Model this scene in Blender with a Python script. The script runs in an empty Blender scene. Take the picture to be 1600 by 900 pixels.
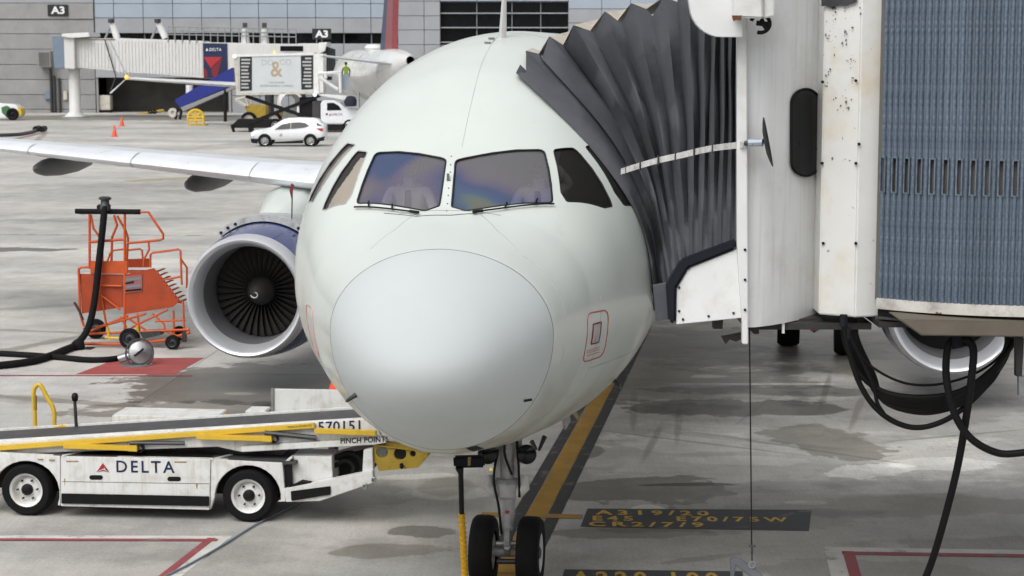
import bpy, bmesh, math, random
import numpy as np
from mathutils import Vector, Matrix
from mathutils.geometry import tessellate_polygon
R = math.radians
random.seed(7)
SC = bpy.context.scene
COL = SC.collection

# ------------------------------------------------------------------ camera, sky, sun, exposure
FPX, CAMZ = 3000.0, 5.65                 # focal length in photo pixels (1600 wide), eye height
PITCH = math.atan(367 / 3000)
cam = bpy.data.objects.new('camera', bpy.data.cameras.new('camera'))
COL.objects.link(cam)
cam.location = (0, 0, CAMZ)
cam.rotation_euler = (R(90) - PITCH, 0, 0)
cam.data.sensor_width = 36.0
cam.data.lens = FPX / 1600 * 36
cam.data.clip_start = 0.3
cam.data.clip_end = 3000
cam.data.dof.use_dof = True; cam.data.dof.focus_distance = 18.0; cam.data.dof.aperture_fstop = 5.6
SC.camera = cam
SUN_ELEV, SUN_AZ = 50.0, 208.0           # azimuth clockwise from +Y (view direction): high on the left
world = bpy.data.worlds.new('World'); SC.world = world; world.use_nodes = True
nt = world.node_tree; nt.nodes.clear()
sky = nt.nodes.new('ShaderNodeTexSky'); sky.sky_type = 'NISHITA'; sky.sun_disc = False
sky.sun_elevation = R(SUN_ELEV); sky.sun_rotation = R(SUN_AZ)
sky.dust_density = 5.0; sky.air_density = 1.3; sky.ozone_density = 1.0
hs = nt.nodes.new('ShaderNodeHueSaturation'); hs.inputs['Saturation'].default_value = 0.10
bg = nt.nodes.new('ShaderNodeBackground'); bg.inputs['Strength'].default_value = 0.15
wo = nt.nodes.new('ShaderNodeOutputWorld')
nt.links.new(sky.outputs[0], hs.inputs['Color']); nt.links.new(hs.outputs[0], bg.inputs['Color']); nt.links.new(bg.outputs[0], wo.inputs['Surface'])
sl = bpy.data.lights.new('sun', 'SUN'); sl.energy = 0.8; sl.angle = R(40); sl.color = (1.0, 0.965, 0.91)
so = bpy.data.objects.new('sun', sl); COL.objects.link(so)
sd = Vector((math.sin(R(SUN_AZ)) * math.cos(R(SUN_ELEV)), math.cos(R(SUN_AZ)) * math.cos(R(SUN_ELEV)), math.sin(R(SUN_ELEV))))
so.rotation_euler = sd.to_track_quat('Z', 'Y').to_euler(); so.location = sd * 60
vs = SC.view_settings; vs.view_transform = 'Standard'; vs.look = 'None'; vs.gamma = 1.0; vs.exposure = 0.08; vs.use_curve_mapping = False
SC.cycles.max_bounces = 8; SC.cycles.transparent_max_bounces = 8

# ------------------------------------------------------------------ helpers
CP, SP = math.cos(PITCH), math.sin(PITCH)
def ray(px, py):
    a = (px - 800) / FPX; v = (450 - py) / FPX
    return Vector((a, CP + v * SP, -SP + v * CP))
def at(px, py, y):                       # world point seen at a photo pixel, at world depth y
    d = ray(px, py); t = y / d.y
    return Vector((d.x * t, y, CAMZ + d.z * t))
def gnd(px, py, z=0.0):
    d = ray(px, py); t = (z - CAMZ) / d.z
    return Vector((d.x * t, d.y * t, z))
class Frame:                             # a thing's own axes: x along it, y away, z up
    def __init__(s, o, rz=0.0):
        s.o = Vector(o); s.rz = rz
        s.X = Vector((math.cos(rz), math.sin(rz), 0)); s.Y = Vector((-math.sin(rz), math.cos(rz), 0))
    def loc(s, p):
        q = Vector(p) - s.o; return Vector((q.dot(s.X), q.dot(s.Y), q.z))
    def hit(s, px, py, ly=0.0):          # where the line of sight meets the plane y = ly of this thing
        d = ray(px, py); c = Vector((0, 0, CAMZ))
        t = ((s.o + s.Y * ly) - c).dot(s.Y) / d.dot(s.Y)
        return s.loc(c + d * t)
    def hitz(s, px, py, lz):
        return s.loc(gnd(px, py, lz))

ROOTS = {}
def thing(name, label, cat, loc=(0, 0, 0), rz=0.0, group=None, kind=None):
    o = bpy.data.objects.new(name, None); COL.objects.link(o)
    o.location = loc; o.rotation_euler = (0, 0, rz); o.empty_display_size = .3
    tag(o, label, cat, group, kind)
    return o
def tag(o, label=None, cat=None, group=None, kind=None):
    if label: o['label'] = label
    if cat: o['category'] = cat
    if group: o['group'] = group
    if kind: o['kind'] = kind
    return o
def link(name, me, parent=None, label=None, kind=None):
    o = bpy.data.objects.new(name, me); COL.objects.link(o)
    if parent is not None: o.parent = parent
    if label: o['label'] = label
    if kind: o['kind'] = kind
    return o
def copy_tree(o, parent=None):
    c = o.copy(); COL.objects.link(c)
    if parent is not None: c.parent = parent
    for ch in [k for k in bpy.data.objects if k.parent == o]:
        copy_tree(ch, c)
    return c

class MB:
    def __init__(s): s.v = []; s.f = []; s.m = []
    def add(s, vs, fs, mi=0):
        n = len(s.v); s.v += [tuple(p) for p in vs]
        for f in fs: s.f.append(tuple(n + i for i in f)); s.m.append(mi)
        return s
    def box(s, c, size, M=None, mi=0):
        hx, hy, hz = size[0] / 2, size[1] / 2, size[2] / 2
        p = [Vector((x, y, z)) for x in (-hx, hx) for y in (-hy, hy) for z in (-hz, hz)]
        if M is not None: p = [M @ q for q in p]
        c = Vector(c); p = [q + c for q in p]
        return s.add(p, [(0, 1, 3, 2), (4, 6, 7, 5), (0, 4, 5, 1), (2, 3, 7, 6), (0, 2, 6, 4), (1, 5, 7, 3)], mi)
    def bx(s, x0, x1, y0, y1, z0, z1, mi=0):
        return s.box(((x0 + x1) / 2, (y0 + y1) / 2, (z0 + z1) / 2), (abs(x1 - x0), abs(y1 - y0), abs(z1 - z0)), None, mi)
    def prism(s, poly, off, mi=0):       # 3-D polygon swept by a vector
        n = len(poly); a = [Vector(p) for p in poly]; off = Vector(off); b = [p + off for p in a]
        tr = tessellate_polygon([a])
        fs = [tuple(t) for t in tr] + [tuple(n + i for i in reversed(t)) for t in tr]
        fs += [(i, (i + 1) % n, n + (i + 1) % n, n + i) for i in range(n)]
        return s.add(a + b, fs, mi)
    def poly(s, poly, mi=0):
        a = [Vector(p) for p in poly]
        return s.add(a, [tuple(t) for t in tessellate_polygon([a])], mi)
    def tube(s, path, r, n=8, closed=False, caps=True, mi=0, flat=None):
        P = [Vector(p) for p in path]; k = len(P)
        if not isinstance(r, (list, tuple)): r = [r] * k
        T = []
        for i in range(k):
            a = P[(i - 1) % k] if (closed or i > 0) else P[i]
            b = P[(i + 1) % k] if (closed or i < k - 1) else P[i]
            t = b - a; T.append(t.normalized() if t.length > 1e-9 else Vector((0, 0, 1)))
        u = T[0].orthogonal().normalized(); vs = []
        for i in range(k):
            u = (u - T[i] * u.dot(T[i]))
            u = u.normalized() if u.length > 1e-6 else T[i].orthogonal().normalized()
            w = T[i].cross(u)
            for j in range(n):
                a = 2 * math.pi * j / n
                vs.append(P[i] + (u * math.cos(a) + w * math.sin(a)) * r[i])
        fs = []
        for i in range(k if closed else k - 1):
            for j in range(n):
                i2 = (i + 1) % k
                fs.append((i * n + j, i * n + (j + 1) % n, i2 * n + (j + 1) % n, i2 * n + j))
        if caps and not closed:
            fs.append(tuple(reversed(range(n)))); fs.append(tuple((k - 1) * n + j for j in range(n)))
        return s.add(vs, fs, mi)
    def lathe(s, prof, o, ax, n=32, mi=0, a0=0.0, a1=2 * math.pi):   # prof: (radius, distance along the axis)
        o = Vector(o); ax = Vector(ax).normalized()
        u = Vector((0, 0, 1)); u = (u - ax * u.dot(ax))
        u = u.normalized() if u.length > 1e-3 else Vector((1, 0, 0)); w = ax.cross(u)
        full = abs(a1 - a0 - 2 * math.pi) < 1e-6; m = n if full else n + 1
        vs = []; k = len(prof)
        for r, h in prof:
            for j in range(m):
                a = a0 + (a1 - a0) * j / n
                vs.append(o + ax * h + (u * math.cos(a) + w * math.sin(a)) * max(r, 1e-4))
        fs = []
        for i in range(k - 1):
            for j in range(n):
                j2 = (j + 1) % m if full else j + 1
                fs.append((i * m + j, i * m + j2, (i + 1) * m + j2, (i + 1) * m + j))
        return s.add(vs, fs, mi)
    def grid(s, rows, mi=0, closed=False):
        k = len(rows); n = len(rows[0]); vs = [p for r in rows for p in r]; fs = []
        for i in range(k - 1):
            for j in range(n if closed else n - 1):
                j2 = (j + 1) % n
                fs.append((i * n + j, i * n + j2, (i + 1) * n + j2, (i + 1) * n + j))
        return s.add(vs, fs, mi)
    def build(s, name, mat, parent=None, frame=None, smooth=None, bevel=0, label=None, kind=None, world=True, norm=True, segs=2):
        """frame: points are in world axes and are brought into the parent's axes"""
        me = bpy.data.meshes.new(name)
        vs = s.v
        if frame is not None: vs = [tuple(frame.loc(p)) for p in vs]
        me.from_pydata(vs, [], s.f)
        mats = mat if isinstance(mat, (list, tuple)) else [mat]
        for m_ in mats: me.materials.append(m_)
        if len(mats) > 1: me.polygons.foreach_set('material_index', s.m)
        if norm or bevel:
            b = bmesh.new(); b.from_mesh(me)
            bmesh.ops.remove_doubles(b, verts=b.verts, dist=1e-5)
            if norm: bmesh.ops.recalc_face_normals(b, faces=b.faces)
            if bevel:
                es = [e for e in b.edges if len(e.link_faces) == 2 and e.calc_face_angle(0) > R(35)]
                bmesh.ops.bevel(b, geom=es, offset=bevel, segments=segs, affect='EDGES', clamp_overlap=True)
            b.to_mesh(me); b.free()
        if smooth is not None:
            me.polygons.foreach_set('use_smooth', [True] * len(me.polygons))
            if smooth < 180: me.set_sharp_from_angle(angle=R(smooth))
        me.update()
        return link(name, me, parent, label, kind)

def spline(pts, n=10):                   # Catmull-Rom through points
    P = [Vector(p) for p in pts]; out = []
    for i in range(len(P) - 1):
        a = P[i - 1] if i > 0 else P[i] * 2 - P[i + 1]; d = P[i + 2] if i + 2 < len(P) else P[i + 1] * 2 - P[i]
        b, c = P[i], P[i + 1]
        for k in range(n):
            t = k / n
            out.append(0.5 * ((2 * b) + (c - a) * t + (2 * a - 5 * b + 4 * c - d) * t * t + (3 * b - a - 3 * c + d) * t ** 3))
    out.append(P[-1]); return out

def text_mesh(txt, size, space=1.0, bold=0.0, sx=1.0):
    cu = bpy.data.curves.new('lettering', 'FONT'); cu.body = txt; cu.size = size; cu.space_character = space
    cu.offset = bold; cu.align_x = 'LEFT'; cu.resolution_u = 3
    o = bpy.data.objects.new('lettering', cu); COL.objects.link(o)
    bpy.context.view_layer.update()
    dg = bpy.context.evaluated_depsgraph_get()
    me = bpy.data.meshes.new_from_object(o.evaluated_get(dg))
    bpy.data.objects.remove(o); bpy.data.curves.remove(cu)
    if sx != 1.0: me.transform(Matrix.Diagonal((sx, 1, 1, 1)))
    return me
def lettering(txt, o, X, Y, width, height, mat, parent, bold=0.0, space=1.0, name='lettering'):
    """flat print filling width x height from corner o along axes X (reading) and Y (up)"""
    me = text_mesh(txt, 1.0, space, bold)
    co = np.empty(len(me.vertices) * 3); me.vertices.foreach_get('co', co); co = co.reshape(-1, 3)
    mn, mx = co.min(0), co.max(0)
    X = Vector(X).normalized(); Y = Vector(Y).normalized(); Z = X.cross(Y)
    kx = width / max(mx[0] - mn[0], 1e-6); ky = height / max(mx[1] - mn[1], 1e-6)
    M = Matrix((( X.x * kx, Y.x * ky, Z.x, 0), (X.y * kx, Y.y * ky, Z.y, 0), (X.z * kx, Y.z * ky, Z.z, 0), (0, 0, 0, 1)))
    me.transform(Matrix.Translation((-mn[0], -mn[1], 0))); me.transform(M); me.transform(Matrix.Translation(Vector(o)))
    me.materials.clear(); me.materials.append(mat)
    return link(name, me, parent)

# ------------------------------------------------------------------ materials
def srgb(r, g, b):
    return tuple(((c / 255 + 0.055) / 1.055) ** 2.4 if c / 255 > 0.04045 else c / 255 / 12.92 for c in (r, g, b)) + (1,)
def mat(name, col, rough=.5, metal=0.0, coat=0.0, var=.12, vscale=3.0, bump=0.0, bscale=40.0, dirt=None, dscale=4.0, damt=.5, streak=None, spec=.5, wear=None, each=0.0):
    """procedural paint: base colour broken up by noise, optional dirt, vertical streaks and fine relief"""
    m = bpy.data.materials.new(name); m.use_nodes = True; t = m.node_tree; n = t.nodes; L = t.links
    p = n['Principled BSDF']; p.inputs['Roughness'].default_value = rough; p.inputs['Metallic'].default_value = metal
    p.inputs['Coat Weight'].default_value = coat; p.inputs['Coat Roughness'].default_value = .06
    p.inputs['Specular IOR Level'].default_value = spec
    tc = n.new('ShaderNodeTexCoord')
    nz = n.new('ShaderNodeTexNoise'); nz.inputs['Scale'].default_value = vscale; nz.inputs['Detail'].default_value = 6; nz.inputs['Roughness'].default_value = .6
    L.new(tc.outputs['Object'], nz.inputs['Vector'])
    rp = n.new('ShaderNodeMapRange'); rp.inputs[1].default_value = .3; rp.inputs[2].default_value = .7; rp.inputs[3].default_value = 1 - var; rp.inputs[4].default_value = 1 + var * .6
    L.new(nz.outputs[0], rp.inputs[0])
    mx = n.new('ShaderNodeMix'); mx.data_type = 'RGBA'; mx.blend_type = 'MULTIPLY'; mx.inputs[0].default_value = 1
    mx.inputs[6].default_value = col
    L.new(rp.outputs[0], mx.inputs[7]); out = mx.outputs[2]
    def mask(scale, lo, hi, squash=None, detail=8):
        q = n.new('ShaderNodeTexNoise'); q.inputs['Scale'].default_value = scale; q.inputs['Detail'].default_value = detail; q.inputs['Roughness'].default_value = .65
        if squash:
            mp = n.new('ShaderNodeMapping'); mp.inputs['Scale'].default_value = squash; L.new(tc.outputs['Object'], mp.inputs[0]); L.new(mp.outputs[0], q.inputs['Vector'])
        else: L.new(tc.outputs['Object'], q.inputs['Vector'])
        r_ = n.new('ShaderNodeMapRange'); r_.inputs[1].default_value = lo; r_.inputs[2].default_value = hi; L.new(q.outputs[0], r_.inputs[0]); return r_.outputs[0]
    def over(o, colr, fac, amt):
        ml = n.new('ShaderNodeMath'); ml.operation = 'MULTIPLY'; ml.inputs[1].default_value = amt; L.new(fac, ml.inputs[0])
        k = n.new('ShaderNodeMix'); k.data_type = 'RGBA'; L.new(ml.outputs[0], k.inputs[0]); L.new(o, k.inputs[6]); k.inputs[7].default_value = colr; return k.outputs[2]
    if dirt: out = over(out, dirt, mask(dscale, .5, .72), damt)
    if streak: out = over(out, streak, mask(6.0, .52, .75, (3, 3, .12)), .55)
    if wear: out = over(out, wear[0], mask(wear[1], wear[2], wear[2] + .03, None, 10), 1.0)
    if each:                             # every copy of a piece has its own shade
        oi = n.new('ShaderNodeObjectInfo'); er = n.new('ShaderNodeMapRange'); er.inputs[3].default_value = 1 - each; er.inputs[4].default_value = 1 + each; L.new(oi.outputs['Random'], er.inputs[0])
        ek = n.new('ShaderNodeMix'); ek.data_type = 'RGBA'; ek.blend_type = 'MULTIPLY'; ek.inputs[0].default_value = 1; L.new(out, ek.inputs[6]); L.new(er.outputs[0], ek.inputs[7]); out = ek.outputs[2]
    L.new(out, p.inputs['Base Color'])
    rr = n.new('ShaderNodeMapRange'); rr.inputs[1].default_value = .3; rr.inputs[2].default_value = .7; rr.inputs[3].default_value = max(rough - .06, .02); rr.inputs[4].default_value = min(rough + .08, 1)
    L.new(nz.outputs[0], rr.inputs[0]); L.new(rr.outputs[0], p.inputs['Roughness'])
    if bump:
        bz = n.new('ShaderNodeTexNoise'); bz.inputs['Scale'].default_value = bscale; bz.inputs['Detail'].default_value = 4; L.new(tc.outputs['Object'], bz.inputs['Vector'])
        bp = n.new('ShaderNodeBump'); bp.inputs['Strength'].default_value = bump; bp.inputs['Distance'].default_value = .02
        L.new(bz.outputs[0], bp.inputs['Height']); L.new(bp.outputs[0], p.inputs['Normal'])
    return m

GRIME = (.10, .085, .06, 1)
RUST = (.16, .06, .02, 1)
m_white = mat('white_paint', (.74, .75, .75, 1), .38, coat=.2, var=.05, vscale=2, dirt=(.42, .39, .33, 1), dscale=2.5, damt=.45)
m_gse = mat('equipment_white', (.72, .73, .72, 1), .42, coat=.2, var=.06, vscale=3, dirt=(.36, .31, .24, 1), dscale=5, damt=.55, streak=(.46, .40, .31, 1))
m_cabwall = mat('cab_white', (.73, .74, .745, 1), .42, var=.05, vscale=1.2, dirt=(.5, .49, .46, 1), dscale=2, damt=.4, streak=(.5, .48, .44, 1))
m_post = mat('post_white', (.70, .70, .68, 1), .5, var=.05, vscale=2, dirt=(.62, .52, .33, 1), dscale=1.6, damt=.75, wear=((.03, .03, .03, 1), 6.0, .655))
m_black = mat('black_paint', (.008, .008, .009, 1), .5, var=.3, spec=.25)
m_rubber = mat('black_rubber', (.009, .009, .0095, 1), .8, var=.35, vscale=8, bump=.15, spec=.2)
m_cable = mat('cable_black', (.006, .006, .0065, 1), .6, var=.3, vscale=8, spec=.2)
m_tyre = mat('tyre_rubber', (.008, .008, .0085, 1), .8, spec=.2, var=.4, vscale=10, bump=.2, bscale=60)
m_dkgrey = mat('dark_grey_deck', (.06, .06, .062, 1), .7, var=.3, vscale=6, bump=.3, bscale=90)
m_belt = mat('belt_rubber', (.055, .055, .058, 1), .6, var=.35, vscale=5, dirt=(.12, .115, .11, 1), dscale=6, damt=.6)
m_yellow = mat('yellow_paint', (.70, .46, .035, 1), .42, coat=.15, var=.12, dirt=(.35, .24, .05, 1), dscale=6, damt=.55)
m_olive = mat('dull_yellow_paint', (.42, .29, .03, 1), .5, var=.15, vscale=5, dirt=(.16, .11, .03, 1), dscale=6, damt=.6)
m_orange = mat('orange_paint', (.55, .085, .014, 1), .45, var=.12, dirt=(.25, .06, .02, 1), dscale=5, damt=.6)
m_tread = mat('stair_tread_orange', (.30, .05, .015, 1), .9, spec=.1)
m_orange2 = mat('dark_orange_panel', (.38, .05, .010, 1), .5, var=.15, vscale=3, dirt=(.2, .04, .015, 1), dscale=5, damt=.6)
m_cone = mat('cone_orange', (.75, .07, .02, 1), .5, var=.1)
m_tailred = mat('tail_red', (.30, .07, .08, 1), .4, var=.15)
m_tailblue = mat('tail_navy', (.035, .05, .11, 1), .4, var=.15)
m_red = mat('red_print', (.42, .02, .03, 1), .45, var=.1)
m_dred = mat('dark_red_print', (.20, .012, .02, 1), .45, var=.1)
m_blue = mat('navy_print', (.008, .018, .07, 1), .4, var=.15)
m_blue2 = mat('blue_fabric', (.012, .022, .22, 1), .6, var=.15)
m_steel = mat('grey_steel', (.36, .37, .38, 1), .4, metal=.7, var=.2, vscale=8)
m_dsteel = mat('dark_steel', (.07, .07, .075, 1), .45, metal=.5, var=.3, vscale=8)
m_alu = mat('aluminium', (.82, .85, .90, 1), .32, metal=.25, var=.1, vscale=2)
m_lip = mat('polished_lip', (.66, .67, .71, 1), .36, metal=.5, var=.08, vscale=1.5)
m_gear = mat('gear_grey', (.48, .49, .50, 1), .45, metal=.15, var=.2, vscale=7, dirt=(.1, .09, .08, 1), dscale=9, damt=.6)
m_wing = mat('wing_grey', (.68, .71, .75, 1), .35, metal=.2, var=.1, vscale=1.2, dirt=(.48, .50, .52, 1), dscale=1.5, damt=.5)
m_wingund = mat('wing_underside', (.13, .13, .13, 1), .5, var=.2, vscale=2)
m_nac = mat('nacelle_blue', (.022, .038, .17, 1), .25, coat=.6, var=.12)
m_liner = mat('inlet_liner', (.17, .17, .18, 1), .5, metal=.3, var=.15, vscale=5)
m_fan = mat('fan_blade_metal', (.045, .042, .041, 1), .65, metal=.1, spec=.2, var=.25, vscale=5)
m_spin = mat('spinner_grey', (.045, .043, .042, 1), .6, spec=.2, var=.15)
m_hivis = mat('hi_vis_orange', (.85, .09, .03, 1), .7, var=.1, bump=.2)
m_lime = mat('hi_vis_lime', (.45, .75, .05, 1), .7, var=.1)
m_skin = mat('skin', (.42, .22, .14, 1), .5, var=.1)
m_shirt = mat('white_shirt', (.75, .76, .78, 1), .8, var=.08)
m_navyc = mat('navy_cloth', (.012, .014, .03, 1), .8, var=.2)
m_hair = mat('dark_hair', (.02, .015, .01, 1), .6, var=.2)
m_seat = mat('seat_blue', (.03, .045, .12, 1), .8, var=.2)
m_interior = mat('flight_deck_grey', (.10, .10, .105, 1), .8, var=.2)
m_cream = mat('cream_panel', (.55, .52, .45, 1), .6, var=.12, vscale=2, dirt=(.2, .18, .14, 1), dscale=3, damt=.5)
m_conc = mat('wall_concrete', (.30, .30, .30, 1), .85, var=.14, vscale=.5, dirt=(.19, .185, .18, 1), dscale=.35, damt=.5, streak=(.15, .15, .145, 1), bump=.3, bscale=8, each=.06)
m_panel = mat('cladding_blue_grey', (.35, .405, .475, 1), .42, metal=.1, var=.07, vscale=.3)
m_panel2 = mat('cladding_grey', (.33, .345, .37, 1), .5, var=.08, vscale=.4, dirt=(.25, .25, .26, 1), dscale=.3, damt=.5)
m_joint = mat('joint_dark', (.21, .22, .235, 1), .9, var=.1)
m_dark = mat('service_bay_dark', (.13, .125, .115, 1), .85, var=.3, vscale=.6)
m_sign = mat('sign_black', (.012, .013, .016, 1), .5, var=.1)
m_signw = mat('sign_white', (.75, .76, .76, 1), .5, var=.05)
m_tun = mat('tunnel_white', (.66, .66, .65, 1), .5, var=.06, vscale=.5, dirt=(.42, .40, .36, 1), dscale=.5, damt=.4, streak=(.45, .42, .36, 1))
m_bluegrey = mat('blue_grey_panel', (.17, .22, .29, 1), .5, var=.1)
m_gold = mat('gold_print', (.42, .33, .22, 1), .5, var=.05)
m_silver = mat('pale_print', (.44, .45, .45, 1), .5, var=.05)
m_boxface = mat('truck_body_panel', (.56, .59, .61, 1), .45, var=.05, vscale=1)
m_green = mat('green_print', (.05, .16, .05, 1), .5, var=.3, vscale=3)
m_tan = mat('canopy_tan', (.46, .42, .36, 1), .85, var=.2, vscale=4, bump=.4, bscale=12)
m_canopy = mat('canopy_fabric', (.080, .084, .096, 1), .8, spec=.25, var=.14, vscale=3, dirt=(.14, .14, .15, 1), dscale=2, damt=.25, bump=.25, bscale=14)
m_pad = mat('padding_black', (.010, .012, .018, 1), .7, spec=.2, var=.2, bump=.2)
m_strap = mat('strap_white', (.55, .54, .53, 1), .7, var=.25, vscale=20, dirt=(.2, .19, .18, 1), dscale=14, damt=.6)
m_slat = mat('curtain_slat_steel', (.118, .158, .208, 1), .5, metal=.2, var=.35, vscale=30, dirt=(.25, .26, .31, 1), dscale=24, damt=.75, streak=(.12, .15, .21, 1), bump=.2, bscale=60, each=.13)
m_ring = mat('curtain_sill_white', (.56, .54, .50, 1), .5, var=.15, vscale=4, dirt=(.10, .09, .08, 1), dscale=3.5, damt=.7, wear=(RUST, 5.0, .66))
m_beige = mat('beige_underside', (.13, .11, .085, 1), .6, var=.2, vscale=2, dirt=(.1, .08, .06, 1), dscale=3, damt=.6)
m_under = mat('bridge_machinery', (.03, .028, .026, 1), .6, var=.4, vscale=6)
m_rope = mat('braided_yellow', (.66, .36, .01, 1), .65, var=.25, vscale=30, bump=.5, bscale=60)
m_glassdk = mat('dark_glass', (.006, .007, .009, 1), .06, var=.2, spec=.35)
m_carpaint = mat('car_white', (.75, .77, .80, 1), .25, coat=.7, var=.03)
m_rim = mat('alloy_rim', (.45, .45, .46, 1), .3, metal=.7, var=.1)
m_amber = bpy.data.materials.new('amber_lamp'); m_amber.use_nodes = True
_p = m_amber.node_tree.nodes['Principled BSDF']; _p.inputs['Base Color'].default_value = (.9, .55, .08, 1); _p.inputs['Emission Color'].default_value = (1, .65, .15, 1); _p.inputs['Emission Strength'].default_value = .5
m_lampw = bpy.data.materials.new('white_lamp'); m_lampw.use_nodes = True
_p = m_lampw.node_tree.nodes['Principled BSDF']; _p.inputs['Base Color'].default_value = (.85, .9, .92, 1); _p.inputs['Emission Color'].default_value = (.85, .95, 1, 1); _p.inputs['Emission Strength'].default_value = .6

def glass_mat(name, tint, gloss_cols, refl, film=True):
    """cockpit glazing: see-through tint plus a sheen whose colour varies with the stressed film in the glass"""
    m = bpy.data.materials.new(name); m.use_nodes = True; t = m.node_tree; n = t.nodes; L = t.links; n.clear()
    o = n.new('ShaderNodeOutputMaterial'); tr = n.new('ShaderNodeBsdfTransparent'); gl = n.new('ShaderNodeBsdfGlossy'); gl.inputs['Roughness'].default_value = .04
    df = n.new('ShaderNodeBsdfDiffuse')
    mx = n.new('ShaderNodeMixShader'); mx2 = n.new('ShaderNodeMixShader'); tr.inputs[0].default_value = tint
    tc = n.new('ShaderNodeTexCoord'); nz = n.new('ShaderNodeTexNoise'); nz.inputs['Scale'].default_value = 1.05; nz.inputs['Detail'].default_value = 1.5; nz.inputs['Distortion'].default_value = .6
    L.new(tc.outputs['Object'], nz.inputs['Vector'])
    cr = n.new('ShaderNodeValToRGB'); L.new(nz.outputs[0], cr.inputs[0]); e = cr.color_ramp.elements
    for i, (p_, c_) in enumerate(gloss_cols):
        k = e[i] if i < 2 else e.new(p_); k.position = p_; k.color = c_
    L.new(cr.outputs[0], gl.inputs[0]); L.new(cr.outputs[0], df.inputs[0])
    lw = n.new('ShaderNodeFresnel'); lw.inputs[0].default_value = 1.5
    ad = n.new('ShaderNodeMath'); ad.operation = 'ADD'; ad.inputs[1].default_value = refl; ad.use_clamp = True; L.new(lw.outputs[0], ad.inputs[0])
    L.new(ad.outputs[0], mx.inputs[0]); L.new(tr.outputs[0], mx.inputs[1]); L.new(gl.outputs[0], mx.inputs[2])
    mx2.inputs[0].default_value = .17 if film else .02  # diffuse share that paints the iridescent reflection into the glass colour
    L.new(mx.outputs[0], mx2.inputs[1]); L.new(df.outputs[0], mx2.inputs[2]); L.new(mx2.outputs[0], o.inputs[0])
    return m
m_wind = glass_mat('windshield_glass', (.82, .81, .82, 1), [(0.30, (.58, .58, .60, 1)), (0.45, (.60, .58, .63, 1)), (0.50, (.52, .48, .66, 1)), (0.55, (.30, .38, .68, 1)), (0.62, (.34, .46, .72, 1)), (0.65, (.46, .60, .62, 1)), (0.67, (.60, .62, .52, 1)), (0.71, (.60, .50, .62, 1)), (0.77, (.58, .57, .60, 1))], .12)
m_clear = glass_mat('clear_side_glass', (.88, .87, .85, 1), [(0.3, (.8, .78, .75, 1)), (0.7, (.9, .86, .82, 1))], .0, False)
m_shade = mat('sun_shade', (.50, .46, .41, 1), .8, var=.08)
m_side = glass_mat('side_glass', (.45, .43, .42, 1), [(0.3, (.8, .78, .75, 1)), (0.7, (.9, .86, .82, 1))], .0, False)
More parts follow.
